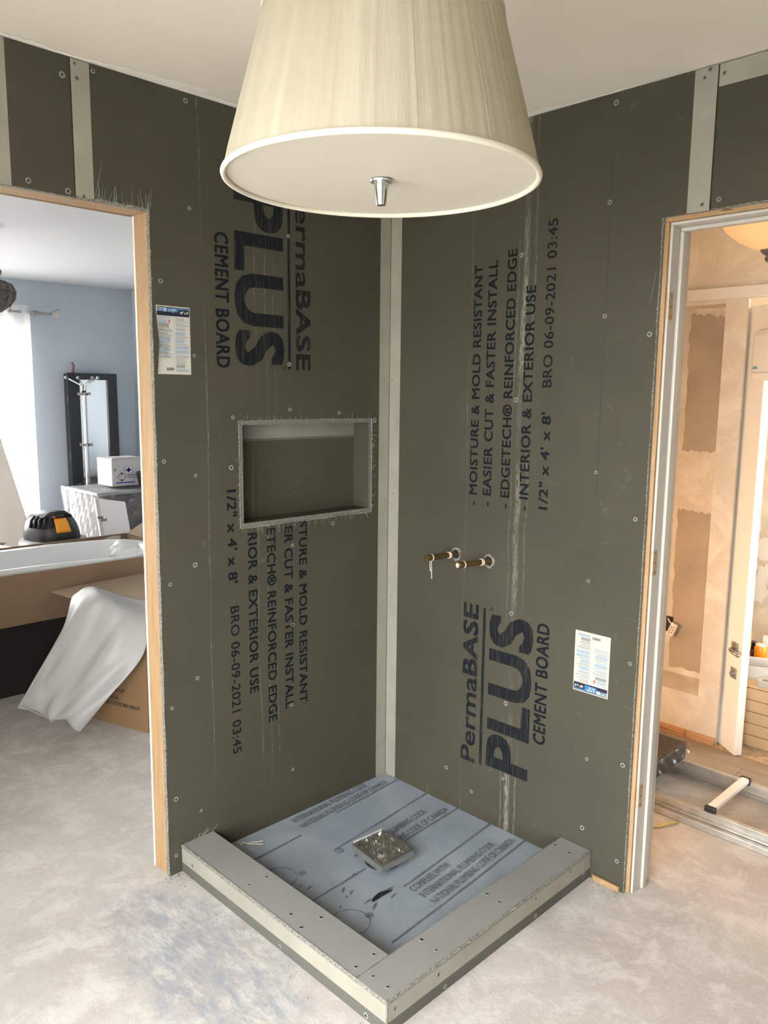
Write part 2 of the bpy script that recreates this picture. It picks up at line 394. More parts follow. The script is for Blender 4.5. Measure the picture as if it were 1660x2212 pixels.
# wall_left : far drywall skin with studs, boards hung on it
inop = lambda x, z: -1.86 < x < LX and z < LZ
wl = struct(panel('L', [WX, -1.86, LX, 1.31], [0, LZ, H], lambda x, z: not inop(x, z), .0915, .0975, lambda x, z: 0).build('wall_left', ['white_wall', 'white_wall', 'drywall']))
def stud(x0, x1, z0, z1, y0=.0127, y1=.0915, mat='stud', name='stud'): return bx(x0, x1, y0, y1, z0, z1).build(name, mat, wl, bevel=.0015)
stud(LX+.002, LX+.040, 0, LZ+.02)
stud(-1.90, -1.86, 0, LZ+.02)
stud(-1.86, LX+.002, LZ, LZ+.04, mat='stud_h', name='header', y1=.112)
for x in (-1.6, -1.22, -.74, -.06): stud(x-.019, x+.019, LZ+.04 if x < LX else 0, H)
# boards
def lm(x, z):
    if -1.22 <= x: return 1 if (x > -.055 or x < -1.169) else 0
    if x > -1.446: return 1 if x < -1.390 else 0
    return 1 if x > -1.50 else 0
hole = lambda x, z: N0 < x < N1 and NZ0 < z < NZ1
cbs = []
def lboard(xs, zs): 
    o = panel('L', xs, zs, lambda x, z: not (inop(x, z) or hole(x, z)), 0, BT, lm).build('cement_board', ['board_l', 'pale', 'fray'], wl); cbs.append(o); return o
cbL = lboard([-1.220, -1.169, LX, N0, N1, -.055, -.0005], [.0, NZ0, NZ1, LZ, H-.003])
cbL2 = lboard([-1.445, -1.390, -1.2235], [LZ, H-.003])
cbL3 = lboard([WX, -1.86, -1.50, -1.447], [0, LZ, H-.003])
# wall_right
inop2 = lambda y, z: -1.93 < y < RY and z < RZ
wr = struct(panel('R', [-4.05, -1.93, RY, 0.09], [0, RZ, H], lambda y, z: not inop2(y, z), .112, .125, lambda y, z: 0).build('wall_right', ['hall_wall', 'hall_wall', 'drywall']))
def studr(y0, y1, z0, z1, mat='stud', name='stud', x1=.112): return bx(.0130, x1, y0, y1, z0, z1).build(name, mat, wr, bevel=.0015)
studr(RY-.0125, RY+.039, 0, RZ-.013); studr(-1.97, -1.93, 0, RZ+.02); studr(-1.93, RY+.001, RZ-.0125, RZ+.04, 'stud_h', 'header')
for y in (-1.6, -1.22, -.62): studr(y-.019, y+.019, RZ+.04 if y < RY else 0, H)
def rm(y, z):
    if y > -1.222: return 1 if (y > -.057 or y < -1.157) else 0
    return 1 if z > 2.404 else 0
def rboard(ys, zs):
    o = panel('R', ys, zs, lambda y, z: not inop2(y, z), 0.0002, BT, rm).build('cement_board', ['board_r', 'pale', 'fray'], wr); return o
cbR = rboard([-1.220, -1.157, RY, -.057, -.0008], [0, RZ, H-.003])
cbR2 = rboard([-4.05, -1.93, -1.2245], [0, RZ, 2.404, H-.004])

bx(-1.2233, -1.2202, .003, .0125, LZ+.002, H-.003).build('seam_gap', 'black', wl); bx(.0033, .0125, -1.2243, -1.2202, RZ+.002, H-.003).build('seam_gap', 'black', wr)
# other walls
def wall_holes(name, plane, xs, zs, hole, d0, d1, mat): return struct(panel(plane, xs, zs, lambda a, z: not hole(a, z), d0, d1, lambda a, z: 0).build(name, [mat, mat, mat]))
wall_holes('wall_window', 'R', [-4.05, WIN1['y0'], WIN1['y1'], 4.55], [0, WIN1['z0'], WIN1['z1'], H], lambda y, z: WIN1['y0'] < y < WIN1['y1'] and WIN1['z0'] < z < WIN1['z1'], WX, WX-.14, 'white_wall')
struct(bx(WX-.14, 2.4, -4.2, -4.05, 0, H).build('wall_rear', 'white_wall'))
wall_holes('wall_far', 'L', [WX, WIN2['x0'], WIN2['x1'], 1.40], [0, WIN2['z0'], WIN2['z1'], H], lambda x, z: WIN2['x0'] < x < WIN2['x1'] and WIN2['z0'] < z < WIN2['z1'], 4.55, 4.69, 'grey_wall')
struct(bx(1.31, 1.40, .104, 4.55, 0, H).build('wall_side', 'grey_wall'))
# windows
def win_frame(name, plane, a0, a1, z0, z1, d, mull):
    T = (lambda q0, q1, e0, e1, z0, z1: (q0, q1, e0, e1, z0, z1)) if plane == 'L' else (lambda q0, q1, e0, e1, z0, z1: (e0, e1, q0, q1, z0, z1))
    b = MB(); t = .07
    for q in ((a0, a0+t, z0, z1), (a1-t, a1, z0, z1), (a0+t, a1-t, z0, z0+t), (a0+t, a1-t, z1-t, z1), (mull-.035, mull+.035, z0+t, z1-t)):
        b.box(*T(q[0], q[1], d, d+.06, q[2], q[3]))
    fr = struct(b.build(name, 'plastic_white', bevel=.006))
    for q0, q1 in ((a0+t, mull-.035), (mull+.035, a1-t)):
        MB().box(*T(q0, q1, d+.027, d+.033, z0+t, z1-t)).build('pane', 'glass', fr)
    return fr
win_frame('window_1', 'R', WIN1['y0'], WIN1['y1'], WIN1['z0'], WIN1['z1'], WX-.11, (WIN1['y0']+WIN1['y1'])/2)
win_frame('window_2', 'L', WIN2['x0'], WIN2['x1'], WIN2['z0'], WIN2['z1'], 4.57, -.55)

# ------------------------------------------------------------------ ragged details
def ribbon(path, up, out, wmin, wmax, tmax, step=.003, seed=1):
    """ragged pale band along a cut: path of points, 'up' spreads over the face, 'out' lifts off it"""
    rnd = random.Random(seed); b = MB(); up = Vector(up); out = Vector(out); pts = []
    for p, q in zip(path[:-1], path[1:]):
        p = Vector(p); q = Vector(q); n = max(2, int((q-p).length/step))
        pts += [p.lerp(q, i/n) for i in range(n)]
    pts.append(Vector(path[-1])); vs = []
    for p in pts:
        wd = wmin+(wmax-wmin)*(.25*rnd.random()+.30*abs(math.sin(len(vs)*.013+seed))+(.45 if rnd.random() < .06 else 0)*rnd.random())
        vs += [p-up*.0015*rnd.random(), p+out*tmax*(.3+.7*rnd.random())+up*wd*.25, p+up*wd+out*.0004]
    fs = []
    for i in range(len(pts)-1):
        for k in (0, 1): fs.append((i*3+k, i*3+k+1, i*3+k+4, i*3+k+3))
    return b.add(vs, fs)
def strands(spots, seed=3):
    rnd = random.Random(seed); b = MB()
    for p, d, ln in spots:
        p = Vector(p); d = Vector(d).normalized(); s = d.orthogonal().normalized()*rnd.uniform(-.25, .25)
        pts = [p+d*ln*t+s*ln*t*t for t in (0, .35, .7, 1)]
        b.tube(pts, [.0004, .0004, .0003, .0002], 3)
    return b
# left opening: cut along the jamb and head
ribbon([(LX, 0, 0), (LX, 0, LZ)], (1, 0, 0), (0, -1, 0), .001, .009, .003, seed=2).build('cut_edge', 'fray', cbL)
ribbon([(-1.22, 0, LZ), (LX, 0, LZ)], (0, 0, 1), (0, -1, 0), .004, .016, .003, seed=3).build('cut_edge', 'fray', cbL)
ribbon([(-1.445, 0, LZ), (-1.224, 0, LZ)], (0, 0, 1), (0, -1, 0), .001, .006, .002, seed=4).build('cut_edge', 'fray', cbL2)
rn = random.Random(5)
strands([((rn.uniform(-1.16, -1.0), -.001, LZ), (rn.uniform(-.25, .25), -.08, 1), rn.uniform(.015, .06)) for _ in range(30)]).build('loose_fibre', 'fibre', cbL)
strands([((-1.168, -.002, 2.115), (.30, -.03, 1), .10), ((-1.0, -.002, 2.12), (.1, -.05, 1), .05)]).build('loose_fibre', 'fibre', cbL)
# right opening
ribbon([(0, RY, 0), (0, RY, RZ)], (0, 1, 0), (-1, 0, 0), .0005, .006, .002, seed=6).build('cut_edge', 'fray', cbR)
ribbon([(0, -1.93, RZ), (0, -1.2245, RZ)], (0, 0, 1), (-1, 0, 0), .0005, .008, .002, seed=7).build('cut_edge', 'fray', cbR2)
strands([((0, RY+.012, 1.94), (-.05, .12, -1), .17), ((0, RY+.01, .62), (-.05, .6, .1), .03), ((0, RY+.01, .9), (-.05, .5, .3), .025)]).build('loose_fibre', 'fibre', cbR)
# niche: lining boards and ragged front edge
nd = .088
nb = MB()
for za, zb, m in ((NZ0, 1.418, 0), (1.418, 1.426, 1), (1.426, NZ1, 2)): nb.add([(N0, nd, za), (N1, nd, za), (N1, nd, zb), (N0, nd, zb)], [(0, 1, 2, 3)], m)
nb.build('niche_back', ['board_l', 'board_kerb', 'niche_pale'], wl, solid=.004)
def niche_piece(c, mats=('board', 'cut')):
    b = MB(); b.hexa(c); b.mi[2] = 1
    return b.build('niche_lining', [M[k] for k in mats], wl)
def hx(x0, x1, y0, y1, z0, z1): return [(x0, y0, z0), (x1, y0, z0), (x1, y1, z0), (x0, y1, z0), (x0, y0, z1), (x1, y0, z1), (x1, y1, z1), (x0, y1, z1)]
niche_piece(hx(N0+.001, N0+.014, .001, nd-.003, NZ0+.001, NZ1-.001))
niche_piece(hx(N1-.014, N1-.001, .001, nd-.003, NZ0+.001, NZ1-.001))
niche_piece(hx(N0+.014, N1-.014, .001, nd-.003, NZ1-.014, NZ1-.001), ('pale', 'cut'))
niche_piece(hx(N0+.014, N1-.014, .001, nd-.003, NZ0+.001, NZ0+.014))
for i, (path, up) in enumerate((([(N0, 0, NZ0), (N0, 0, NZ1)], (-1, 0, 0)), ([(N1, 0, NZ0), (N1, 0, NZ1)], (1, 0, 0)), ([(N0, 0, NZ1), (N1, 0, NZ1)], (0, 0, 1)), ([(N0, 0, NZ0), (N1, 0, NZ0)], (0, 0, -1)))):
    ribbon(path, up, (0, -1, 0), .0005, (.006, .011, .005, .010)[i], .003, seed=10+i).build('cut_edge', 'fray', cbL)
sp = [((N1+.004, -.002, rn.uniform(NZ0, NZ1)), (1, -.2, rn.uniform(-1, 1)), rn.uniform(.008, .03)) for _ in range(40)]
sp += [((rn.uniform(N0, N1), -.002, NZ0-.006), (rn.uniform(-.3, .3), -.1, -1), rn.uniform(.006, .03)) for _ in range(60)]
sp += [((rn.uniform(N0, N1), -.002, NZ1+.004), (rn.uniform(-.2, .2), -.1, 1), rn.uniform(.005, .02)) for _ in range(25)]
sp += [((N0-.004, -.002, rn.uniform(NZ0, NZ1)), (-1, -.2, rn.uniform(-1, 1)), rn.uniform(.005, .016)) for _ in range(35)]
strands(sp).build('loose_fibre', 'fibre', cbL)
# vertical corner joint
bx(-.0012, .0006, -.0012, .0006, .02, H).build('corner_gap', 'black', wl)

# ------------------------------------------------------------------ screws
def screw_mesh():
    b = MB(); n = 10
    ring = lambda r, y: [(r*math.cos(2*math.pi*i/n), y, r*math.sin(2*math.pi*i/n)) for i in range(n)]
    vs = ring(.0085, -.0002)+ring(.0062, -.0012)+ring(.0046, -.0004); fs = []; o = 0
    b.add(vs, [(k*n+i, k*n+(i+1) % n, (k+1)*n+(i+1) % n, (k+1)*n+i) for k in range(2) for i in range(n)], 1)
    b.add(ring(.0046, -.0005), [tuple(range(n))], 0)
    b.add([(x*.0028, -.0008, z*.0028) for x, z in ((-1, -.35), (1, -.35), (1, .35), (-1, .35))], [(0, 1, 2, 3)], 2)
    b.add([(x*.0028, -.0008, z*.0028) for x, z in ((-.35, -1), (.35, -1), (.35, 1), (-.35, 1))], [(0, 1, 2, 3)], 2)
    me = bpy.data.meshes.new('screw'); me.from_pydata(b.v, [], b.f)
    for k in ('screw', 'dust', 'black'): me.materials.append(M[k])
    me.polygons.foreach_set('material_index', b.mi); return me
SCREW = screw_mesh()
def screw(p, rot, parent, s=1):
    o = bpy.data.objects.new('screw', SCREW); COL.objects.link(o); o.location = p
    o.rotation_euler = rot; k_ = s*rn.uniform(.7, 1.05); o.scale = (k_, 1, k_); under(o, parent)
for x, z in [(-1.347, 2.127), (-1.242, 2.119), (-1.244, 2.413)]: screw((x, 0, z), (0, rn.random(), 0), cbL2)
for x, z in [(-1.204, 2.415), (-1.198, 2.112), (-1.209, 2.450), (-1.158, 2.445), (-0.873, 2.440), (-0.869, 2.135), (-0.973, 1.911), (-0.864, 1.697), (-0.979, 1.373), (-0.879, 1.034), (-0.970, 0.984), (-0.881, 0.654), (-0.977, 0.577), (-0.972, 0.262), (-0.879, 0.186), (-0.978, 0.065), (-0.491, 2.107), (-0.491, 1.683), (-0.725, 1.504), (-0.489, 1.528), (-0.261, 1.514), (-0.078, 1.484), (-0.735, 1.34), (-0.869, 1.323), (-0.487, 0.2), (-0.485, 0.755), (-0.491, 0.454), (-0.29, 1.106), (-0.482, 1.048)]:
    screw((x, 0, z), (0, rn.random(), 0), cbL)
for x, z in [(-.020, 2.082), (-.030, 1.64), (-.015, 1.17), (-.022, .758), (-.023, .407)]: screw((x, 0, z), (0, rn.random(), 0), cbL, .45)
rr = (0, 0, -math.pi/2)
for y, z in [(-0.922, 2.435), (-0.917, 2.157), (-0.919, 1.826), (-0.916, 1.35), (-1.068, 1.766), (-1.057, 1.218), (-0.908, 1.0), (-1.067, 0.765), (-0.934, 0.405), (-1.062, 0.429), (-0.602, 0.499), (-0.601, 0.214), (-0.332, 0.161), (-0.459, 0.11), (-0.603, 2.04), (-0.601, 1.57), (-0.612, 0.832), (-0.93, 0.161), (-1.061, 0.099), (-1.184, 2.437), (-1.2, 2.108), (-1.198, 2.455)]:
    screw((0.0002, y, z), rr, cbR)
for y, z in [(-.015, 2.079), (-.015, 1.638), (-.025, 1.196), (-.025, .778)]: screw((0.0002, y, z), rr, cbR, .45)
for y, z in [(-1.237, 2.436), (-1.245, 2.115)]: screw((0.0002, y, z), rr, cbR2)

# ------------------------------------------------------------------ lettering
def text(name, s, mat, parent, base, u, v, length, height, lift=.0004, bold=0.0, space=1.0):
    """flat lettering: base = start of the baseline, u reading direction, v up; scaled to length x height"""
    cu = bpy.data.curves.new('lettering', 'FONT'); cu.body = s; cu.size = 1; cu.space_character = space; cu.resolution_u = 3
    ob = bpy.data.objects.new('lettering', cu); COL.objects.link(ob)
    me0 = bpy.data.meshes.new_from_object(ob); bpy.data.objects.remove(ob); bpy.data.curves.remove(cu)
    V = [(q.co.x, q.co.y) for q in me0.vertices]; F = [tuple(p.vertices) for p in me0.polygons]; bpy.data.meshes.remove(me0)
    sh = [(0, 0)] if not bold else [(i*bold/k, j*bold/k*.8) for k in ((1, 2) if bold > .03 else (1,)) for i in (-1, 0, 1) for j in (-1, 0, 1)]
    vs = [(x+dx, y+dy, k*5e-5) for k, (dx, dy) in enumerate(sh) for x, y in V]; fs = [tuple(i+k*len(V) for i in f) for k in range(len(sh)) for f in F]
    x0 = min(q[0] for q in vs); x1 = max(q[0] for q in vs); y0 = min(q[1] for q in vs); y1 = max(q[1] for q in vs)
    u = Vector(u).normalized(); v = Vector(v).normalized(); nrm = u.cross(v); b0 = Vector(base)+nrm*lift; wl_ = world_loc(parent)
    me = bpy.data.meshes.new(name); me.from_pydata([b0+u*((x-x0)/(x1-x0)*length)+v*((y-y0)/(y1-y0)*height)+nrm*l_-wl_ for x, y, l_ in vs], [], fs)
    me.materials.append(M[mat]); o = bpy.data.objects.new(name, me); COL.objects.link(o); o.parent = parent
    return o
uL, vL = (0, 0, -1), (1, 0, 0); uR, vR = (0, 0, 1), (0, 1, 0)
# left board
text('printed_word', 'PLUS', 'ink_l', cbL, (-.712, 0, 2.232), uL, vL, .560, .200, bold=.034, space=1.04)
text('printed_word', 'Perma', 'ink_l', cbL, (-.462, 0, 2.275), uL, vL, .335, .062, bold=.014)
text('printed_word', 'BASE', 'ink_l', cbL, (-.462, 0, 1.935), uL, vL, .272, .066, bold=.030, space=1.05)
text('printed_word', 'CEMENT BOARD', 'ink_solid', cbL, (-.784, 0, 2.082), uL, vL, .419, .052, bold=.026, space=1.08)
bx(-.496, -.484, -.0004, -.0003, 1.665, 2.27).build('printed_rule', 'ink_l', cbL)
text('printed_word', '®', 'ink_solid', cbL, (-.520, 0, 1.677), uL, vL, .016, .016)
for s, x, z0, z1, hh in (('STURE & MOLD RESISTANT', -.453, 1.131, .447, .037), ('ER CUT & FASTER INSTALL', -.519, 1.118, .443, .038), ('ETECH® REINFORCED EDGE', -.595, 1.121, .415, .040), ('RIOR & EXTERIOR USE', -.674, 1.113, .543, .038),
                         ('1/2" x 4\' x 8\'', -.755, 1.267, .949, .039), ('BRO 06-09-2021 03:45', -.749, .870, .344, .036)):
    text('printed_line', s, 'ink_solid', cbL, (x, 0, z0), uL, vL, z0-z1, hh, bold=.010 if 'BRO' in s else .022, space=1.06)
# right board
text('printed_word', 'PLUS', 'ink_r', cbR, (0, -.708, .240), uR, vR, .580, .188, bold=.034, space=1.04)
text('printed_word', 'Perma', 'ink_r', cbR, (0, -.470, .226), uR, vR, .330, .068, bold=.014)
text('printed_word', 'BASE', 'ink_r', cbR, (0, -.470, .562), uR, vR, .272, .070, bold=.030, space=1.05)
text('printed_word', 'CEMENT BOARD', 'ink_solid', cbR, (0, -.772, .394), uR, vR, .430, .050, bold=.026, space=1.08)
bx(-.0004, -.0003, -.502, -.490, .232, .828).build('printed_rule', 'ink_r', cbR)
text('printed_word', '®', 'ink_solid', cbR, (0, -.535, .822), uR, vR, .016, .016)
for s, y, z0, z1, hh in (('- MOISTURE & MOLD RESISTANT', -.446, 1.195, 2.027, .036), ('- EASIER CUT & FASTER INSTALL', -.509, 1.197, 2.035, .038), ('- EDGETECH® REINFORCED EDGE', -.587, 1.198, 2.063, .040), ('- INTERIOR & EXTERIOR USE', -.666, 1.199, 1.940, .038),
                         ('1/2" x 4\' x 8\'', -.743, 1.211, 1.532, .037), ('BRO 06-09-2021 03:45', -.740, 1.612, 2.138, .036)):
    text('printed_line', s, 'ink_solid', cbR, (0, y, z0), uR, vR, z1-z0, hh, bold=.010 if 'BRO' in s else .022, space=1.06)
# pencil marks
bx(-.0004, -.0002, -.9222, -.9200, 1.263, 2.296).build('pencil_line', 'pencil', cbR)
bx(-.0004, -.0002, -.605, -.400, 1.0035, 1.0055).build('pencil_line', 'pencil', cbR)
bx(-.998, -.924, -.0004, -.0002, 2.0965, 2.0985).build('pencil_line', 'pencil', cbL)
bx(-1.0075, -1.0045, -.0004, -.0002, 2.436, 2.461).build('pencil_line', 'pencil', cbL)

# ------------------------------------------------------------------ stickers
def sticker(lbl, org, u, v, w_, h_, curl=0, board=None):
    u = Vector(u); v = Vector(v); n = u.cross(v); o = Vector(org)
    t = thing('product_sticker', lbl, 'sticker', o, 'stickers on the cement boards')
    def P(a, b, l): 
        c = curl*max(0, (.3-a/w_)/.3)**2*max(0, 1-abs(b/h_-.45)*1.6) if curl else 0
        return o+u*(a+c*.5)+v*b+n*(l+c)
    def sheet(a0, a1, b0, b1, l, name, mat, nu=1):
        m = MB().grid(lambda s, q: P(a0+(a1-a0)*s, b0+(b1-b0)*q, l), nu, max(1, nu), 0); return part(m, name, mat, t)
    base = sheet(0, w_, 0, h_, .0006, 'backing', 'label', 14 if curl else 1)
    f = lambda x: x*w_
    g = lambda x: x*h_
    L1 = .0011
    sheet(f(.02), f(.98), g(.855), g(.915), L1, 'navy_band', 'label_navy'); sheet(f(.64), f(.98), g(.875), g(.955), L1+.0002, 'navy_band', 'label_navy')
    sheet(f(.32), f(.66), g(.875), g(.97), L1+.0003, 'blue_band', 'label_blue'); sheet(f(.02), f(.98), g(.972), g(.982), L1, 'navy_rule', 'label_navy')
    sheet(f(.66), f(.98), g(.955), g(.968), L1, 'blue_rule', 'label_blue')
    for s, mt, a, b, ww, hh in (('1/2"', 'label', .37, .888, .22, .072), ('48" x 8\'', 'label', .70, .892, .25, .042), ('PLUS', 'label_blue', .04, .915, .17, .045)):
        text('printed_size', s, mt, t, P(f(a), g(b), L1+.0005), u, v, f(ww), g(hh), bold=.03)
    rnd = random.Random(4)
    for c0, c1 in ((.06, .50), (.56, .95)):
        y = .83
        while y > .06:
            hh = rnd.choice((.010, .014, .010, .05))
            k = 'label_tint' if (.25 < y < .72 and hh > .02) or rnd.random() < .35 else 'label_grey'
            if not (c0 < .3 and y < .24): sheet(f(c0), f(c0+(c1-c0)*rnd.uniform(.6, 1)), g(max(.04, y-hh)), g(y), L1, 'print_block', k)
            y -= hh+.014
    sheet(f(.515), f(.52), g(.05), g(.84), L1, 'column_rule', 'label_grey')
    sheet(f(.37), f(.41), g(.75), g(.80), L1+.0002, 'red_mark', 'label_red')
    x = .28
    while x < .50:
        ww = rnd.choice((.006, .01, .016)); sheet(f(x), f(x+ww), g(.055), g(.10), L1, 'bar', 'black'); x += ww+.008
    return t
sticker('white product sticker with blue band, curling beside the left wooden door stud', (-.994, 0, 1.638), (1, 0, 0), (0, 0, 1), .117, .203, .010)
st = sticker('upside-down white product sticker with blue band, low on the right board', (0, -.998, .832), (0, 1, 0), (0, 0, -1), .127, .203, 0)

# ------------------------------------------------------------------ shower kerb, pan, drain
kerb = thing('shower_curb', 'low shower curb clad in grey cement board, around the shower floor', 'shower curb', (-.95, -.95, 0))
part(bx(-.945, -.846, -.955, -.001, 0, .0825), 'core', 'board', kerb); part(bx(-.846, -.001, -.955, -.858, 0, .0825), 'core', 'board', kerb)
part(bx(-.8455, -.834, -.846, -.001, 0.02, .0825), 'inner_board', 'board_dusty_lit', kerb); part(bx(-.834, -.001, -.8575, -.846, .02, .0825), 'inner_board', 'board_dusty_lit', kerb)
def kface(pts):
    b = MB()
    for z0, z1, m in ((0, .034, 0), (.034, .0830, 1)): 
        b.box(*pts, z0, z1, m=m)
    return b
fl = part(kface((-.957, -.9452, -.9665, -.001)), 'face_board', ['board_kerb', 'pale'], kerb)
fr = part(kface((-.9450, -.0015, -.967, -.9552)), 'face_board', ['board_kerb', 'pale'], kerb)
tl = part(bx(-.9575, -.834, -.851, -.0015, .0832, .0957), 'top_board', 'board_dusty_lit', kerb, bevel=.0015)
tr = part(bx(-.9575, -.0015, -.9675, -.853, .0832, .0957), 'top_board', 'board_dusty_lit', kerb, bevel=.0015)
def kr(path, up, out, a, b_, t, seed, par): under(ribbon(path, up, out, a, b_, t, seed=seed, step=.005).build('cut_edge', 'fray'), par)
kr([(-.958, -.001, .0945), (-.958, -.86, .0945)], (0, 0, -1), (-1, 0, 0), .006, .014, .003, 21, tl)
kr([(-.957, -.001, .0958), (-.957, -.86, .0958)], (1, 0, 0), (0, 0, 1), .001, .006, .002, 22, tl)
kr([(-.958, -.85, .0945), (-.958, -.9675, .0945)], (0, 0, -1), (-1, 0, 0), .004, .013, .003, 23, tr)
kr([(-.957, -.968, .0945), (-.002, -.968, .0945)], (0, 0, -1), (0, -1, 0), .004, .014, .003, 24, tr)
kr([(-.957, -.967, .0958), (-.002, -.967, .0958)], (0, 1, 0), (0, 0, 1), .001, .009, .002, 25, tr)
kr([(-.957, -.852, .0958), (-.834, -.852, .0958)], (0, 1, 0), (0, 0, 1), .0005, .003, .001, 26, tr)
kr([(-.834, -.852, .0958), (-.002, -.852, .0958)], (0, -1, 0), (0, 0, 1), .0003, .003, .001, 27, tr)
kr([(-.9575, -.968, 0), (-.9575, -.968, .084)], (0, 1, 0), (-1, 0, 0), .003, .009, .002, 28, fl)
under(strands([((rn.uniform(-.95, -.84), -.002, .0955), (rn.uniform(-1, 1), -.3, .8), rn.uniform(.01, .04)) for _ in range(14)]).build('loose_fibre', 'fibre'), tl)
rt = (-math.pi/2, 0, 0)
for x, y in [(-.862, -.342), (-.925, -.338), (-.918, -.536), (-.865, -.607), (-.933, -.602), (-.862, -.822), (-.929, -.823)]: screw((x, y, .0957), rt, tl)
for x, y in [(-.920, -.879), (-.059, -.868), (-.065, -.924), (-.434, -.871), (-.438, -.921), (-.726, -.872), (-.729, -.928), (-.919, -.932)]: screw((x, y, .0957), rt, tr)
for y, z in [(-.533, .012), (-.066, .049), (-.892, .012)]: screw((-.957, y, z), rr, fl)
for x, z in [(-.039, .033), (-.316, .071), (-.312, .012), (-.763, .064), (-.734, .012), (-.929, .061), (-.123, .075)]: screw((x, -.967, z), (0, rn.random(), 0), fr)

def zpan(x, y):
    d = math.hypot(x+.44, y+.43); e = .009+.010*min(1, d/.5)
    return e
PAN = thing('shower_pan', 'blue-grey waterproof shower floor membrane with printed plumbing code lines', 'shower floor', (-.42, -.42, 0))
def pf(s, q): 
    x = -.834+.8335*s; y = -.846+.8455*q
    return (x, y, zpan(x, y)+.0012*math.sin(23*x+9*y)*math.sin(17*y))
sheet_ = part(MB().grid(pf, 40, 40), 'membrane', 'pan', PAN, smooth='all')
def drape_text(o):
    for q in o.data.vertices:
        wv = q.co+world_loc(o); q.co.z = zpan(wv.x, wv.y)+.0020+(wv.z-.0004)-world_loc(o).z
    return o
def prule(y0, x0, x1, y1=None, w_=.007):
    y1 = y0 if y1 is None else y1; n = 24
    def f(s, q):
        x = x0+(x1-x0)*s; y = y0+(y1-y0)*s+(q-.5)*w_; return (x, y, zpan(x, y)+.0020)
    part(MB().grid(f, n, 1), 'printed_rule', 'ink_pan', PAN)
for y0, x0, x1, y1 in ((-.139, -.80, -.55, -.128), (-.100, -.36, -.004, -.079), (-.275, -.52, -.004, -.237), (-.447, -.80, -.52, -.428), (-.405, -.30, -.004, -.396), (-.587, -.50, -.004, -.553), (-.752, -.72, -.004, -.708)): prule(y0, x0, x1, y1)
for s, x, y, x1, dy in (('COMPLIES WITH:', -.495, -.632, -.300, .012), ('INTERNATIONAL PLUMBING CODE', -.495, -.677, -.100, .024), ('NATIONAL PLUMBING CODE OF CANADA', -.493, -.722, -.028, .034),
                        ('INTERNATIONAL PLUMBING CODE', -.515, -.050, -.135, .014), ('NATIONAL PLUMBING CODE OF CANADA', -.515, -.098, -.050, .026),
                        ('LUMBING CODE', -.300, -.345, -.105, .010), ('NG CODE OF CANADA', -.300, -.396, -.035, .012), ('CO', -.53, -.305, -.50, 0), ('®', -.705, -.318, -.680, 0), ('®', -.695, -.628, -.668, 0)):
    drape_text(text('printed_line', s, 'ink_pan', PAN, (x, y, 0), (x1-x, dy, 0), (-dy, x1-x, 0), math.hypot(x1-x, dy), .030 if len(s) > 1 else .024, bold=.008))
def ring(cx, cy, r, a0, a1):
    pts = [(cx+r*math.cos(a0+(a1-a0)*i/20), cy+r*math.sin(a0+(a1-a0)*i/20)) for i in range(21)]
    under(MB().tube([(x, y, zpan(x, y)+.0012) for x, y in pts], .0009, 4).build('printed_ring', 'ink_pan'), PAN)
ring(-.76, -.275, .055, -1.9, 1.9); ring(-.745, -.60, .060, -1.9, 1.9)
rnd = random.Random(12)
for k in range(15):
    x = rnd.uniform(-.76, -.5); y = rnd.uniform(-.62, -.34); a = rnd.uniform(.1, .7); ln = rnd.uniform(.01, .05)
    if k < 4: x, y, ln, a = -.66+.03*k, -.567, .05, .0
    f = lambda s, q: (x+ln*s*math.cos(a)-q*.006*math.sin(a)*math.sin(math.pi*s), y+ln*s*math.sin(a)+q*.006*math.sin(math.pi*s), zpan(x, y)+.0030)
    part(MB().grid(f, 5, 1), 'scuff_mark', 'ink_pan', PAN)
part(MB().grid(lambda s, q: (-.63+.085*s, -.578+.016*q*math.sin(.2+2.9*s), zpan(-.6, -.57)+.0034+.004*q), 8, 2), 'torn_flap', 'black', PAN, solid=.001)

# drain
dr = thing('shower_drain', 'square steel shower drain cover wrapped in crinkled clear plastic film', 'drain', (-.441, -.431, .012))
def dq(a, b, z): # local square with its measured corners
    c = [(-.505, -.344), (-.358, -.354), (-.377, -.517), (-.525, -.511)]
    x = (1-a)*(1-b)*c[3][0]+a*(1-b)*c[2][0]+a*b*c[1][0]+(1-a)*b*c[0][0]; y = (1-a)*(1-b)*c[3][1]+a*(1-b)*c[2][1]+a*b*c[1][1]+(1-a)*b*c[0][1]
    return (x, y, z)
def dbox(a0, a1, z0, z1): return MB().hexa([dq(a0, a0, z0), dq(a1, a0, z0), dq(a1, a1, z0), dq(a0, a1, z0), dq(a0, a0, z1), dq(a1, a0, z1), dq(a1, a1, z1), dq(a0, a1, z1)])
part(dbox(.0, 1, .034, .058), 'frame', 'steel', dr, bevel=.002); part(dbox(.05, .95, .0582, .0595), 'tile_insert', 'steel', dr)
part(MB().cyl((-.441, -.431, .010), (-.441, -.431, .034), .062, .068, 32), 'collar', 'black_plastic', dr, smooth=True)
rnd = random.Random(8)
hgt = [[rnd.random() for _ in range(12)] for _ in range(12)]
def film(s, q):
    e = min(s, 1-s, q, 1-q); i, j = s*11, q*11; i0, j0 = min(10, int(i)), min(10, int(j)); fi, fj = i-i0, j-j0
    h = (hgt[i0][j0]*(1-fi)+hgt[i0+1][j0]*fi)*(1-fj)+(hgt[i0][j0+1]*(1-fi)+hgt[i0+1][j0+1]*fi)*fj
    k_ = abs(math.sin(7*s+4*q+1.5*h))*abs(math.cos(5*q-6*s))+.5*abs(math.sin(15*s-11*q+2*h))
    return dq(s, q, .0612+min(1, e*7)*(.016*(1-min(1, k_))+.004*h))
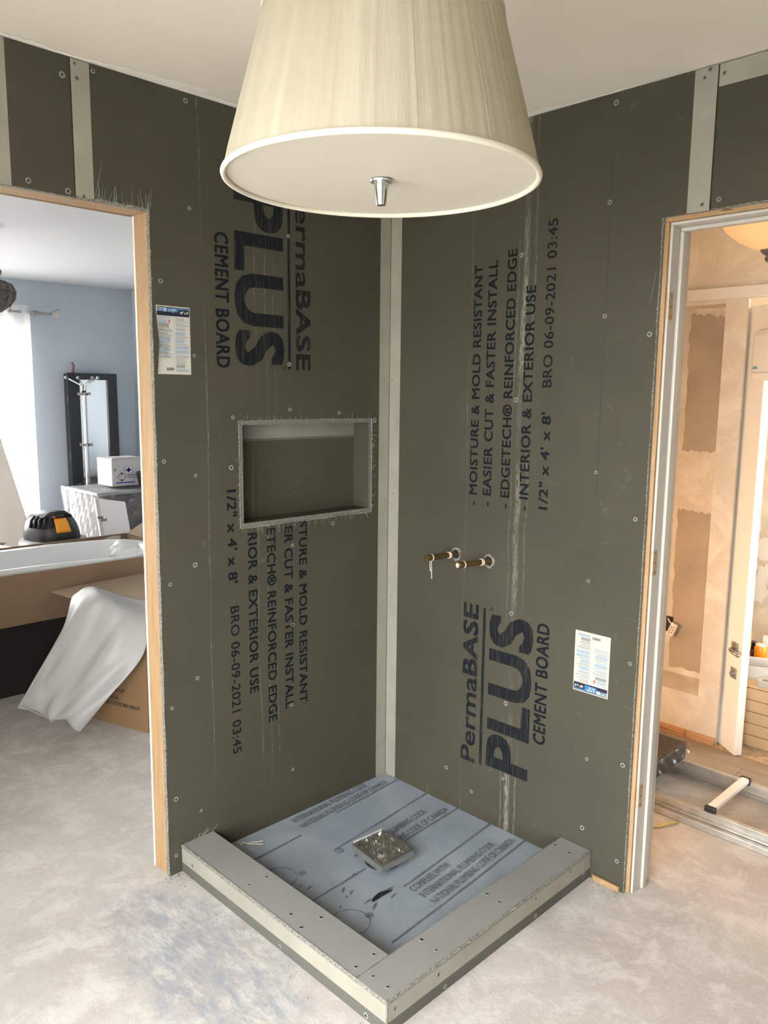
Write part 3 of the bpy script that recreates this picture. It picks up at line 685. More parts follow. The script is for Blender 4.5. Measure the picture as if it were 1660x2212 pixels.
part(MB().grid(film, 44, 44), 'plastic_film', glossclear('crinkled_film', (.9, .9, .9, 1), .42, .16), dr)
part(MB().hexa([dq(.06, 1.0, .036), dq(.94, 1.0, .036), dq(.94, 1.03, .036), dq(.06, 1.03, .036), dq(.06, 1.0, .0635), dq(.94, 1.0, .0635), dq(.94, 1.01, .0635), dq(.06, 1.01, .0635)]), 'film_fold', 'milky', dr)
# white string loop
pts = [(-.752, -.020), (-.742, -.032), (-.750, -.040), (-.735, -.036), (-.728, -.048), (-.712, -.056), (-.692, -.062), (-.680, -.074), (-.690, -.086), (-.704, -.078), (-.716, -.062), (-.730, -.052)]
tag(MB().tube([(x, y, zpan(x, y)+.005+.003*(i % 2)) for i, (x, y) in enumerate(pts)], .0016, 6).build('string_loop', 'string', smooth='all'), 'thin white string loop lying on the shower floor by the left wall', 'string')

# ------------------------------------------------------------------ pipe stubs
def stub(y, z, tip, lbl, cord):
    t = thing('pipe_stub', lbl, 'pipe', (0, y, z), 'capped water pipes on the right wall')
    rnd = random.Random(int(-y*100)); b = MB(); n = 22; vs = []
    for i in range(n):
        a = 2*math.pi*i/n; r0 = .016; r1 = .021+.007*rnd.random()
        vs += [(-.0002, y+r0*math.cos(a), z+r0*math.sin(a)), (-.004*rnd.random()-.001, y+(r0+r1)/2*math.cos(a), z+(r0+r1)/2*math.sin(a)), (-.0003, y+r1*math.cos(a), z+r1*math.sin(a))]
    b.add(vs, [(i*3+k, i*3+k+1, ((i+1) % n)*3+k+1, ((i+1) % n)*3+k) for i in range(n) for k in (0, 1)])
    part(b, 'ragged_hole', 'fray', t); part(MB().disc((-.0006, y, z), .018, 20, ax=(-1, 0, 0)), 'hole', 'black', t)
    p0 = Vector((0.0, y, z)); p1 = Vector(tip); d = p1-p0
    part(MB().cyl(p0-d*.0, p0+d*.93, .0105, n=20), 'pipe', 'copper', t, smooth=True)
    part(MB().cyl(p0+d*.20, p0+d*.27, .0125, n=20), 'tape_band', 'ptape', t, smooth=True)
    cap = MB(); 
    cap.cyl(p0+d*.74, p0+d*.985, .0122, n=20); cap.cyl(p0+d*.985, p1, .0122, .008, n=20)
    part(cap, 'cap', 'copper', t, smooth=True); part(MB().cyl(p0+d*.80, p0+d*.83, .0130, n=20), 'cap_ring', 'ptape', t, smooth=True)
    if cord:
        q = p0+d*.86
        for k, ln in ((0, .042), (.006, .070)):
            part(MB().tube([q+Vector((k, .001*k, -.008)), q+Vector((k*1.5, 0, -.03)), q+Vector((k*1.2, -.003, -.008-ln))], [.0008, .001, .0014], 5), 'tie_string', 'string', t)
    else: part(MB().disc(p1+d.normalized()*.0006, .0085, 16, ax=d), 'cap_face', 'ptape', t)
stub(-.355, 1.004, (-.145, -.337, 1.006), 'capped copper pipe stub with dangling string, nearer the corner', True)
stub(-.507, 1.002, (-.145, -.485, 1.004), 'capped copper pipe stub with pale round end, farther from the corner', False)

# ------------------------------------------------------------------ right door jamb
jamb = struct(MB().box(.020, .138, RY-.021, RY-.013, 0, RZ-.021).build('trim_1', 'white_paint', bevel=.002))
def jp(b, n, m='white_paint', **k): return b.build(n, m, jamb, **k)
jp(bx(.020, .138, -1.93, RY-.013, RZ-.021, RZ-.013), 'head_jamb', bevel=.002); jp(bx(.022, .138, -1.929, -1.912, 0, RZ-.021), 'side_jamb', bevel=.002)
jp(bx(.066, .095, RY-.032, RY-.021, 0, RZ-.032), 'door_stop', bevel=.003); jp(bx(.066, .095, -1.912, RY-.021, RZ-.032, RZ-.021), 'door_stop', bevel=.003)
for z in (1.845, 1.087, .332):
    h = jp(bx(.0195, .050, RY-.0218, RY-.0125, z-.042, z+.042), 'hinge_mortise', 'hinge', bevel=.006)
    for dz in (-.03, 0, .03): bx(.032, .036, RY-.0224, RY-.0216, z+dz-.002, z+dz+.002).build('screw_hole', 'black', h)
tag(MB().prism([(-.012, -1.075), (-.012, -.985), (-.002, -.975), (-.002, -1.078)], .001, .020).build('wood_scrap', 'stud_h', bevel=.002), 'small pale wood scrap at the foot of the right board', 'wood scrap')

# ------------------------------------------------------------------ pendant lamp
LC = Vector((-1.304, -1.273, 1.9165)); RB, RT, LH = .245, .181, .236
lamp = thing('pendant_lamp', 'large cream pleated drum pendant lamp hanging from the ceiling', 'lamp', LC)
prof = [(RB-.001, 0), (RB-.004, .012)]+[(RB+(RT-RB)*t, LH*t) for t in (.15, .3, .45, .6, .75, .9)]+[(RT+.003, LH*.985), (RT-.004, LH)]
sh = MB(); n = 240; vs = []
for r, z in prof:
    for k in range(n):
        a = 2*math.pi*k/n; rr_ = r+.0012*math.sin(k*2.4)*math.sin(k*.37); vs.append((rr_*math.cos(a), rr_*math.sin(a), z))
sh.add(vs, [(i*n+k, i*n+(k+1) % n, (i+1)*n+(k+1) % n, (i+1)*n+k) for i in range(len(prof)-1) for k in range(n)])
o = sh.build('lamp_shade', 'shade', smooth='all'); o.parent = lamp
def lp(b, nme, mt, **k): q = b.build(nme, mt, **k); q.parent = lamp; return q
def torus(R, r, z, n=96, m=8): return MB().tube([(R*math.cos(2*math.pi*i/n), R*math.sin(2*math.pi*i/n), z) for i in range(n)], r, m, closed=True)
for da, rs_ in ((.19, .0006), (.636, .0013)):
    a = -2.346+da; lp(MB().tube([((r_+.0006)*math.cos(a), (r_+.0006)*math.sin(a), z_) for r_, z_ in prof], rs_, 5), 'shade_seam', simple('seam_thread', (.22, .195, .14, 1), .9))
lp(torus(RB-.001, .0045, .0), 'bottom_trim', 'trim', smooth='all'); lp(torus(RT, .004, LH), 'top_trim', 'trim', smooth='all')
lp(MB().disc((0, 0, .004), RB-.004, 96, ax=(0, 0, -1)), 'diffuser', 'diffuser', solid=.003)
fin = lp(MB().lathe([(0, -.0365), (.0070, -.0365), (.0082, -.034), (.0115, -.006), (.0118, -.001), (0, -.001)], 24), 'finial', 'chrome', smooth=True)
q = MB().lathe([(.0, .0005), (.0185, .0005), (.0175, -.002), (0, -.0025)], 24).build('finial_washer', 'steel', smooth=True); q.parent = fin
lp(MB().cyl((0, 0, .004), (0, 0, H-LC.z-.02), .006, n=12), 'stem', 'chrome', smooth=True)
lp(MB().lathe([(0, H-LC.z-.03), (.05, H-LC.z-.028), (.062, H-LC.z-.012), (.063, H-LC.z), (0, H-LC.z)], 32), 'ceiling_canopy', 'chrome', smooth=True)
for k in range(3):
    a = 2*math.pi*k/3+.4; lp(MB().cyl((0, 0, LH-.01), ((RT-.004)*math.cos(a), (RT-.004)*math.sin(a), LH-.006), .0025, n=6), 'spoke', 'chrome')

# joint compound smeared along the ceiling edges
def mudstrip(axis, a0, a1, wf, seed):
    rnd = random.Random(seed); n = 70; vs = []
    for i in range(n+1):
        t = i/n; a = a0+(a1-a0)*t; wd = max(.004, wf(t)+rnd.uniform(-.006, .006))
        for d in (0, wd*.6, wd): 
            zz = H-.0012-(.0012 if d == wd*.6 else 0)
            vs.append((a, -d, zz) if axis == 'x' else (-d, a, zz))
    MB().add(vs, [(i*3+k, i*3+k+1, i*3+k+4, i*3+k+3) for i in range(n) for k in (0, 1)]).build('joint_compound', 'mud', ceil)
mudstrip('x', -1.46, -.55, lambda t: .012+.055*max(0, math.sin(3.0*(t-.25)))*(1 if .28 < t < .70 else .25)+.012*(t < .2), 3)
mudstrip('y', -1.0, -.45, lambda t: .010+.03*max(0, math.sin(6*t-2.4)), 4)

# ------------------------------------------------------------------ next room, left
# curtain and rod
rod = thing('curtain_rod', 'grey metal curtain rod with block finial above the bright window', 'curtain rod', (.6, 4.44, 2.196))
part(MB().cyl((-1.7, 4.44, 2.196), (.56, 4.44, 2.196), .011, n=14), 'rod', 'steel', rod, smooth=True)
part(MB().cyl((.40, 4.44, 2.196), (.43, 4.44, 2.196), .019, n=14), 'collar', 'steel', rod, smooth=True)
part(MB().hexa([(.545, 4.415, 2.18), (.60, 4.40, 2.155), (.60, 4.48, 2.155), (.545, 4.465, 2.18), (.545, 4.415, 2.212), (.60, 4.40, 2.24), (.60, 4.48, 2.24), (.545, 4.465, 2.212)]), 'finial', 'steel', rod, bevel=.006)
part(MB().cyl((.415, 4.44, 2.196), (.415, 4.548, 2.196), .008, n=10), 'bracket', 'steel', rod)
cur = thing('sheer_curtain', 'white sheer grommet curtain hanging over the bright window', 'curtain', (.05, 4.44, .1))
def cf(s, q):
    x = -.75+1.12*s; z = .12+2.13*q; return (x, 4.44+.035*math.sin(s*44)*(1-.2*q), z)
part(MB().grid(cf, 132, 6), 'cloth', 'sheer', cur, smooth='all')
for k in range(5):
    x = .335-.115*k
    part(MB().tube([(x+.004*math.sin(a), 4.44+.024*math.cos(a), 2.196+.024*math.sin(a)) for a in [2*math.pi*i/16 for i in range(16)]], .005, 6, closed=True), 'grommet', 'steel', cur)
# hanging ornate lantern / chandelier
ch = thing('chandelier', 'dark carved metal chandelier body at the left edge of the picture', 'chandelier', (-.585, 2.5, 2.1))
cp = [(.0, -.14), (.018, -.138), (.026, -.125), (.016, -.112), (.022, -.10), (.045, -.092), (.085, -.06), (.112, -.015), (.115, .02), (.098, .055), (.06, .075), (.030, .084), (.026, .096), (.050, .108), (.056, .128), (.040, .150), (.018, .158), (.0, .16)]
o = MB().lathe(cp, 36).build('body', 'dark_metal', smooth='all'); o.parent = ch
for k in range(12):
    a = 2*math.pi*k/12; o = MB().tube([((r+.003)*math.cos(a), (r+.003)*math.sin(a), z) for r, z in cp[6:11]], [.004, .007, .008, .007, .004], 6).build('carved_rib', 'dark_metal', smooth='all'); o.parent = ch
o = MB().cyl((0, 0, .158), (0, 0, H-2.1-.02), .006, n=8).build('chain_stem', 'dark_metal'); o.parent = ch
o = MB().lathe([(0, H-2.1-.04), (.05, H-2.1-.03), (.06, H-2.1), (0, H-2.1)], 24).build('ceiling_cup', 'dark_metal', smooth=True); o.parent = ch

# mirror cabinet on the far wall
mi = thing('wall_mirror', 'tall black framed mirror hung on the blue-grey far wall', 'mirror', (.87, 4.55, 1.1))
part(bx(.665, 1.085, 4.47, 4.549, .50, 1.725), 'cabinet', 'ebony', mi, bevel=.004)
b = MB()
for q in ((.655, .755, .49, 1.73), (1.005, 1.09, .49, 1.73), (.755, 1.005, .49, .60), (.755, 1.005, 1.675, 1.73)): b.box(q[0], q[1], 4.445, 4.4695, q[2], q[3])
fr_ = part(b, 'frame', 'ebony', mi); part(bx(.755, 1.005, 4.462, 4.4690, .60, 1.675), 'mirror_glass', 'mirror', mi)
for z in (1.52, 1.03, .66): under(bx(.6535, .656, 4.452, 4.462, z-.03, z+.03).build('hinge', 'chrome'), fr_)
tag(MB().tube([(.74, 4.546, 1.735), (.74, 4.52, 1.74), (.74, 4.515, 1.80), (.735, 4.525, 1.815)], .008, 8).build('wall_hook', simple('rust_red', (.22, .08, .06, 1), .6), smooth='all'), 'small reddish hook on the wall above the mirror', 'hook')

# coat stand
cs = thing('coat_stand', 'slim chrome coat stand in front of the black mirror', 'coat stand', (.717, 4.28, 0))
cx, cy = .717, 4.28
part(MB().lathe([(0, 0), (.145, 0), (.15, .012), (.05, .03), (.022, .045)], 32, (cx, cy, 0)), 'base', 'chrome', cs, smooth=True)
part(MB().cyl((cx, cy, .03), (cx, cy, 1.555), .0175, n=20), 'pole', 'chrome', cs, smooth=True)
for dx, dy in ((-.115, .075), (-.01, .085), (.085, .02), (.075, -.100)):
    part(MB().tube([(cx+dx*.08, cy+dy*.08, 1.55), (cx+dx*.10, cy+dy*.1, 1.625), (cx+dx, cy+dy, 1.69)], .0065, 8), 'arm', 'chrome', cs, smooth='all')
    part(MB().lathe([(0, -.014), (.010, -.010), (.014, 0), (.010, .010), (0, .014)], 12, (cx+dx, cy+dy, 1.69)), 'knob', 'grey_plastic', cs, smooth='all')
for z in (1.555, 1.135):
    part(MB().cyl((cx, cy, z-.010), (cx, cy, z+.010), .027, n=20), 'collar', 'black_plastic', cs, smooth=True)
    for a in (-.45, math.pi-.45, 1.2, 1.2+math.pi): part(MB().cyl((cx+.02*math.cos(a), cy+.02*math.sin(a), z), (cx+.052*math.cos(a), cy+.052*math.sin(a), z+.004), .010, .013, n=10), 'peg', 'grey_plastic', cs, smooth=True)

# wrapped dresser with box, basket and leaning panel
ds = thing('wrapped_dresser', 'dark dresser wrapped in shiny clear plastic film, by the far wall', 'dresser', (.8, 3.8, 0))
part(bx(.45, 1.15, 3.52, 4.05, .0, .80), 'carcass', simple('dresser_wood', (.10, .085, .09, 1), .5, 0, .3, 6), ds, bevel=.01)
part(bx(.43, 1.17, 3.50, 4.07, .80, .825), 'top', simple('dresser_top', (.30, .29, .29, 1), .5), ds, bevel=.004)
rnd = random.Random(31)
b = MB(); b.grid(lambda s, q: (.425+.72*s, 3.488-.018*abs(math.sin(19*s+7*q))-.01*abs(math.sin(31*q+9*s)), .02+.815*q), 34, 34); b.grid(lambda s, q: (.412-.016*abs(math.sin(17*s+8*q)), 4.07-.58*s, .02+.815*q), 26, 30); b.grid(lambda s, q: (.42+.75*s, 3.49+.58*q, .832+.012*abs(math.sin(13*s+21*q))), 30, 20)
part(b, 'plastic_film', 'wrap_dull', ds)
cb_ = thing('carton', 'white carton with blue cross and diamond symbol, on the wrapped dresser', 'box', (.735, 3.62, .846))
part(bx(.625, .90, 3.65, 3.90, .846, 1.062), 'carton_body', simple('carton_grey', (.50, .48, .50, 1), .7), cb_, bevel=.003)
part(MB().add([(.625, 3.65, 1.06), (.90, 3.65, 1.06), (.905, 3.62, 1.075), (.62, 3.62, 1.075)], [(0, 1, 2, 3)]), 'flap', 'paper', cb_, solid=.003)
cX, cZ = .765, .960
part(MB().disc((cX, 3.6490, cZ+.010), .034, 24, ax=(0, -1, 0)), 'emblem_disc', 'paper', cb_); part(MB().tube([(cX+.034*math.cos(a), 3.6485, cZ+.010+.034*math.sin(a)) for a in [2*math.pi*i/24 for i in range(24)]], .002, 4, closed=True), 'emblem_ring', 'blue_print', cb_)
part(bx(cX-.022, cX+.022, 3.6475, 3.6485, cZ+.002, cZ+.018), 'emblem_cross', 'blue_print', cb_); part(bx(cX-.008, cX+.008, 3.6475, 3.6485, cZ-.012, cZ+.032), 'emblem_cross', 'blue_print', cb_)
d0 = Vector((.705, 3.6485, .918))
part(MB().tube([d0+Vector((-.038, 0, 0)), d0+Vector((0, 0, .034)), d0+Vector((.038, 0, 0)), d0+Vector((0, 0, -.034))], .002, 4, closed=True), 'diamond_mark', 'black', cb_)
for sg in (1, -1): part(MB().add([d0+Vector((-.014, -.001, .021*sg)), d0+Vector((.014, -.001, .021*sg)), d0+Vector((0, -.001, .034*sg))], [(0, 1, 2)]), 'diamond_tip', 'black', cb_)
part(bx(.655, .815, 3.648, 3.649, .868, .877), 'printed_band', 'blue_print', cb_)
for z in (.905, .918, .93): part(bx(.755, .845, 3.648, 3.649, z, z+.005), 'printed_line', 'label_grey', cb_)
part(bx(.640, .660, 3.648, 3.649, .965, .985), 'printed_mark', 'label_grey', cb_)
bk = thing('storage_basket', 'small black perforated basket beside the white carton', 'basket', (.86, 3.545, .846))
b = MB(); n = 20
for z0, z1, r0, r1 in ((.846, .856, .055, .058), (.880, .888, .062, .064), (.910, .918, .067, .069), (.940, .955, .072, .076)): b.cyl((.86, 3.545, z0), (.86, 3.545, z1), r0, r1, n, caps=False)
for k in range(n):
    a = 2*math.pi*k/n; b.cyl((.86+.056*math.cos(a), 3.545+.056*math.sin(a), .85), (.86+.073*math.cos(a), 3.545+.073*math.sin(a), .95), .005, n=5)
b.disc((.86, 3.545, .848), .056, 20)
part(b, 'lattice', 'black_plastic', bk, solid=0); part(MB().tube([(.86+.078*math.cos(2*math.pi*i/24), 3.545+.078*math.sin(2*math.pi*i/24), .953) for i in range(24)], .005, 6, closed=True), 'rim', 'black_plastic', bk)
pl = thing('white_panel', 'white cabinet door panel leaning against the wrapped dresser', 'panel', (.47, 3.2, 0))
def tilt(x, z, o_): return (x+.02*(z-.4), 3.10+.33*z/.82+o_, z)
part(MB().hexa([tilt(.335, .002, 0), tilt(.575, .002, 0), tilt(.575, .002, .02), tilt(.335, .002, .02), tilt(.365, .80, 0), tilt(.595, .755, 0), tilt(.595, .755, .02), tilt(.365, .80, .02)]), 'panel_face', simple('panel_white', (.80, .78, .77, 1), .4), pl)
part(MB().hexa([tilt(.335, .002, -.002), tilt(.365, .002, -.002), tilt(.365, .002, .0), tilt(.335, .002, .0), tilt(.365, .80, -.004), tilt(.392, .795, -.004), tilt(.392, .795, .0), tilt(.365, .80, .0)]), 'edge_trim', simple('panel_edge', (.62, .54, .52, 1), .5), pl)
for z in (.665, .645): part(MB().obox(tilt(.372+(.025 if z < .65 else 0), z, -.010), ((1, 0, 0), (0, 1, .4), (0, -.4, 1)), (.022, .006, .008)), 'hinge', 'chrome', pl)

# wet-dry vacuum
vc = thing('vacuum_cleaner', 'black wet-dry vacuum with orange panel behind the long carton', 'vacuum cleaner', (-.14, 2.95, 0))
vx, vy = -.135, 2.95
part(MB().lathe([(0, 0), (.15, 0), (.17, .02), (.185, .58), (.0, .58)], 36, (vx, vy, 0)), 'drum', 'grey_plastic', vc, smooth=True)
part(MB().lathe([(.18, .575), (.205, .58), (.215, .60), (.205, .625), (.17, .632)], 36, (vx, vy, 0)), 'rim', 'grey_plastic', vc, smooth='all')
def dome(s, q):
    a = 2*math.pi*s; t = q*math.pi/2; r = (.172*math.cos(t)**.55)*(1+.035*math.sin(5*a)*math.cos(t)); return (vx+r*math.cos(a)-.02*math.sin(t), vy+r*math.sin(a), .625+.185*math.sin(t)**.9)
part(MB().grid(dome, 40, 12), 'motor_head', 'black_plastic', vc, smooth='all')
def on_dome(s, q, l): 
    p = Vector(dome(s, q)); c = Vector((vx, vy, .62)); return p+(p-c).normalized()*l
aa = .745
part(MB().grid(lambda s, q: on_dome(aa+.085*(s-.5)+.01, .18+.36*q, .010), 6, 6), 'orange_panel', 'orange', vc, smooth='all', solid=.01)
for k in range(5): part(MB().tube([on_dome(.55+.035*k, .30, .006), on_dome(.55+.035*k, .48, .012), on_dome(.56+.035*k, .66, .006)], .009, 6), 'cooling_rib', 'black_plastic', vc, smooth='all')
part(MB().tube([on_dome(.62, .58, 0), on_dome(.70, .66, .03), on_dome(.80, .66, .03), on_dome(.88, .60, 0)], .013, 8), 'handle', 'black_plastic', vc, smooth='all')
part(MB().lathe([(0, .012), (.013, .008), (.016, 0)], 12, on_dome(.715, .60, .004)), 'switch', 'red', vc, smooth=True)

# long open carton with bathtub, on a dark box
TX0, TX1, TY0, TY1, TZ0, TZ1 = -1.62, .24, 1.90, 2.68, .392, .656
tag(bx(-1.55, .15, 1.97, 2.62, 0, TZ0-.002).build('storage_box', 'shaded_box', bevel=.006), 'dark box in shadow beneath the long open carton', 'box')
lc = thing('long_carton', 'long low open cardboard carton holding a white bathtub', 'carton', (-.7, 2.3, TZ0))
t_ = .010
part(bx(TX0, TX1, TY0, TY0+t_, TZ0, TZ1), 'front_wall', 'cardboard', lc, bevel=.002); part(bx(TX0, TX1, TY1-t_, TY1, TZ0, TZ1), 'back_wall', 'cardboard', lc, bevel=.002)
part(bx(TX1-t_, TX1, TY0+t_, TY1-t_, TZ0, TZ1), 'end_wall', 'cardboard', lc, bevel=.002); part(bx(TX0, TX0+t_, TY0+t_, TY1-t_, TZ0, TZ1), 'end_wall', 'cardboard', lc, bevel=.002); part(bx(TX0+t_, TX1-t_, TY0+t_, TY1-t_, TZ0, TZ0+.008), 'bottom', 'cardboard', lc)
part(MB().hexa([(TX1-.01, TY0+.02, TZ1-.004), (TX1+.10, TY0+.02, TZ1+.05), (TX1+.10, TY1-.02, TZ1+.05), (TX1-.01, TY1-.02, TZ1-.004), (TX1-.01, TY0+.02, TZ1+.002), (TX1+.10, TY0+.02, TZ1+.056), (TX1+.10, TY1-.02, TZ1+.056), (TX1-.01, TY1-.02, TZ1+.002)]), 'end_flap', 'cardboard', lc)
tb = thing('bathtub', 'white acrylic bathtub lying inside the long open carton', 'bathtub', (-.69, 2.29, TZ0+.01))
def se(a, rx, ry, p=3.2):
    c, s = math.cos(a), math.sin(a); return (rx*math.copysign(abs(c)**(2/p), c), ry*math.copysign(abs(s)**(2/p), s))
secs = [(.86, .345, TZ0+.02), (.885, .350, TZ1-.04), (.890, .358, TZ1-.018), (.88, .350, TZ1-.006), (.84, .310, TZ1-.010), (.82, .292, TZ1-.035), (.72, .235, TZ0+.07), (.60, .17, TZ0+.045), (.0, .0, TZ0+.045)]
b = MB(); n = 72; vs = []
for rx, ry, z in secs:
    for k in range(n):
        x, y = se(2*math.pi*k/n, rx, ry); bump_ = .030*max(0, 1-((x+.15)/.75)**2)*(1 if y < 0 else .0) if z > TZ1-.045 else 0
        vs.append((-.69+x, 2.29+y, z+bump_))
b.add(vs, [(i*n+k, i*n+(k+1) % n, (i+1)*n+(k+1) % n, (i+1)*n+k) for i in range(len(secs)-1) for k in range(n)])
part(b, 'tub_shell', 'acrylic', tb, smooth='all')
rnd = random.Random(77)
lin = thing('plastic_liner', 'thin wrinkled plastic liner hanging inside the carton behind the bathtub', 'plastic sheet', (-.7, 2.655, TZ0+.05))
part(MB().grid(lambda s, q: (TX0+.03+1.78*s, 2.664-.004*math.sin(60*s+9*q)-.002*math.sin(130*s), TZ0+.03+(.215+.012*math.sin(37*s)*math.sin(11*s))*q), 120, 8), 'sheet', 'milky', lin, smooth='all')
def crumple(name, lbl, c, r, sq, mat, seed, cat, n=26):
    rnd = random.Random(seed); ph = [(rnd.uniform(3, 9), rnd.uniform(3, 9), rnd.uniform(0, 6), rnd.uniform(0, 6)) for _ in range(7)]
    def f(s, q):
        a = 2*math.pi*s; t = math.pi*q; k = 1+sum(.075*abs(math.sin(p[0]*a/2*1.0+p[2]+p[1]*t)) for p in ph)-.25
        return (c[0]+r*sq[0]*k*math.sin(t)*math.cos(a), c[1]+r*sq[1]*k*math.sin(t)*math.sin(a), c[2]+r*sq[2]*k*math.cos(t))
    return tag(MB().grid(f, n*2, n).build(name, mat, smooth='all'), lbl, cat)
crumple('plastic_bag', 'crumpled clear plastic bag at the right end of the bathtub', (.075, 2.38, .60), .085, (1.0, .9, .75), 'milky', 5, 'plastic bag')

# printed carton, its flaps and the foam sheet
kc = thing('carton', 'brown printed carton with open top flaps, half hidden by the door stud', 'box', (-.3, 1.4, 0))
NN = Vector((-.500, 1.070, 0)); ku = Vector((-.307, .952, 0)); kv = Vector((.952, .307, 0)); KL, KW, KH = .50, .60, .50
def kbox(a0, a1, b0, b1, z0, z1): return MB().hexa([NN+ku*a+kv*b_+Vector((0, 0, z)) for z in (z0, z1) for a, b_ in ((a0, b0), (a1, b0), (a1, b1), (a0, b1))])
part(kbox(0, KL, 0, .008, 0, KH), 'side', 'cardboard_d', kc); part(kbox(0, KL, KW-.008, KW, 0, KH), 'side', 'cardboard_d', kc)
part(kbox(0, .008, .008, KW-.008, 0, KH), 'side', 'cardboard_d', kc); part(kbox(KL-.008, KL, .008, KW-.008, 0, KH), 'side', 'cardboard_d', kc); part(kbox(.008, KL-.008, .008, KW-.008, .001, .008), 'bottom', 'cardboard_d', kc)
part(MB().hexa([(-.600, 1.86, .548), (-.02, 1.880, .560), (.02, 1.22, .510), (-.500, 1.50, .512), (-.600, 1.86, .556), (-.02, 1.880, .568), (.02, 1.22, .518), (-.500, 1.50, .520)]), 'top_flap', simple('cardboard_pale', (.30, .22, .155, 1), .8), kc)
part(MB().hexa([NN+kv*.0+Vector((0, 0, KH)), NN+ku*.42+Vector((0, 0, KH)), NN+ku*.42+kv*-.10+Vector((0, 0, .39)), NN+ku*.04+kv*-.10+Vector((0, 0, .36)), NN+Vector((0, 0, KH+.006)), NN+ku*.42+Vector((0, 0, KH+.006)), NN+ku*.42+kv*-.104+Vector((0, 0, .394)), NN+ku*.04+kv*-.104+Vector((0, 0, .364))]), 'side_flap', simple('cardboard_light', (.50, .34, .19, 1), .8), kc)
kn = -kv
for s, a, z, ln, hh in (('THIS SIDE UP', .30, .170, .16, .018), ('FRAGILE,', .29, .128, .11, .018), ('CE COTE EN HAUT', .27, .100, .225, .018)):
    text('printed_text', s, 'pencil', kc, NN+ku*a+Vector((0, 0, z))+kn*.001, -ku, (0, 0, 1), ln, hh, bold=.03)
fs = thing('foam_sheet', 'white translucent foam wrapping sheet draped off the printed carton', 'foam sheet', (-.75, 1.3, .1))
ctl = [[(-.640, 1.50, .600), (-.565, 1.46, .645), (-.470, 1.36, .60), (-.375, 1.20, .585)],
       [(-.700, 1.42, .54), (-.640, 1.26, .625), (-.545, 1.16, .585), (-.455, 1.10, .520)],
       [(-.800, 1.40, .380), (-.735, 1.27, .40), (-.640, 1.13, .415), (-.540, 1.02, .400)],
       [(-.950, 1.36, .195), (-.865, 1.29, .165), (-.830, 1.20, .160), (-.700, 1.06, .230)],
       [(-.955, 1.35, .185), (-.875, 1.27, .105), (-.845, 1.21, .130), (-.800, 1.13, .075)]]
def bez(P, t):
    P = [Vector(p) for p in P]
    # Catmull-Rom through the points
    n = len(P)-1; x = min(t*n, n-1e-6); i = int(x); f = x-i
    p0, p1, p2, p3 = P[max(i-1, 0)], P[i], P[i+1], P[min(i+2, n)]
    return .5*((2*p1)+(p2-p0)*f+(2*p0-5*p1+4*p2-p3)*f*f+(3*p1-p0-3*p2+p3)*f*f*f)
def foam(s, q):
    p = bez([bez(r_, s) for r_ in ctl], q)
    w_ = .016*math.sin(8*s+3.2*q)+.014*math.sin(15*s-7*q+1)*(.35+q)+.010*abs(math.sin(10*s+9*q))+.006*math.sin(31*s+13*q)*(1-q)
    return p+Vector((-.75, -.55, .15))*w_
part(MB().grid(foam, 44, 44), 'sheet', 'foam', fs, smooth='all', solid=.002)
# tall covered object, papers
def cover(s, q):
    a = 6.2832*s; z = 1.29*math.sin(min(1, q*1.12)*math.pi/2)**1.25 if q < .9 else 1.29
    r_ = (.53-.245*z)*(1+.03*math.sin(9*a)*(1-q)) if q < .9 else (.53-.245*1.29)*max(0, (1-q)/.1)
    return (-.317+r_*math.cos(a), 3.95+.8*r_*math.sin(a), z+.002)
tag(MB().grid(cover, 64, 40).build('covered_stand', 'tarp', smooth='all'), 'tall object under a beige dust cover before the bright window', 'covered object')
tag(MB().grid(lambda s, q: (-.95+.56*s, 3.06+.30*q, .575+.20*(1-s)*(.6+.4*q)+.035*abs(math.sin(11*s+5*q))), 40, 16).build('plastic_sheet', 'foam', smooth='all', solid=.003), 'white plastic sheet heaped over boxes beside the vacuum', 'plastic sheet')
tag(bx(-.92, -.385, 2.80, 3.30, 0, .565).build('box', simple('pale_box', (.46, .40, .36, 1), .7), bevel=.004), 'pale storage box under papers, left of the vacuum', 'box')
for i, (dx, a) in enumerate(((-.66, .10), (-.60, -.12), (-.56, .25))):
    c, s = math.cos(a), math.sin(a)
    b = MB().hexa([(dx+x*c-y*s, 2.915+x*s+y*c, z+.03*(x+.15)*(i == 2)) for z in (.567+.011*i, .577+.011*i) for x, y in ((-.15, -.10), (.15, -.10), (.15, .10), (-.15, .10))])
    tag(b.build('paper_stack', 'paper'), ('lowest stack of papers on the pale storage box', 'middle stack of papers on the pale storage box', 'topmost tilted stack of papers on the pale storage box')[i], 'papers', 'papers beside the vacuum')

# ------------------------------------------------------------------ hall and bathroom, right
AX = 1.30
AY0, AY1, AZ0, AZ1 = -.745, -.20, .215, 1.985
DY0, DY1, DZ = -1.65, -.840, 2.0
hz = struct(panel('R', [-4.05, DY0, DY1, AY0, AY1, .09], [0, AZ0, AZ1, DZ, H], lambda y, z: not ((AY0 < y < AY1 and AZ0 < z < AZ1) or (DY0 < y < DY1 and z < DZ)), AX, AX+.020, lambda y, z: 0).build('wall_hall', ['hall_wall', 'hall_wall', 'hall_wall']))
def hp(b, n, m, **k): return b.build(n, m, hz, **k)
hp(bx(1.45, 1.47, AY0-.02, AY1+.02, AZ0, AZ1+.03), 'alcove_back', 'hall_wall'); hp(bx(1.320, 1.45, AY0-.02, AY0, AZ0, AZ1+.03), 'alcove_side', 'hall_wall'); hp(bx(1.320, 1.45, AY1, AY1+.02, AZ0, AZ1+.03), 'alcove_side', 'hall_wall')
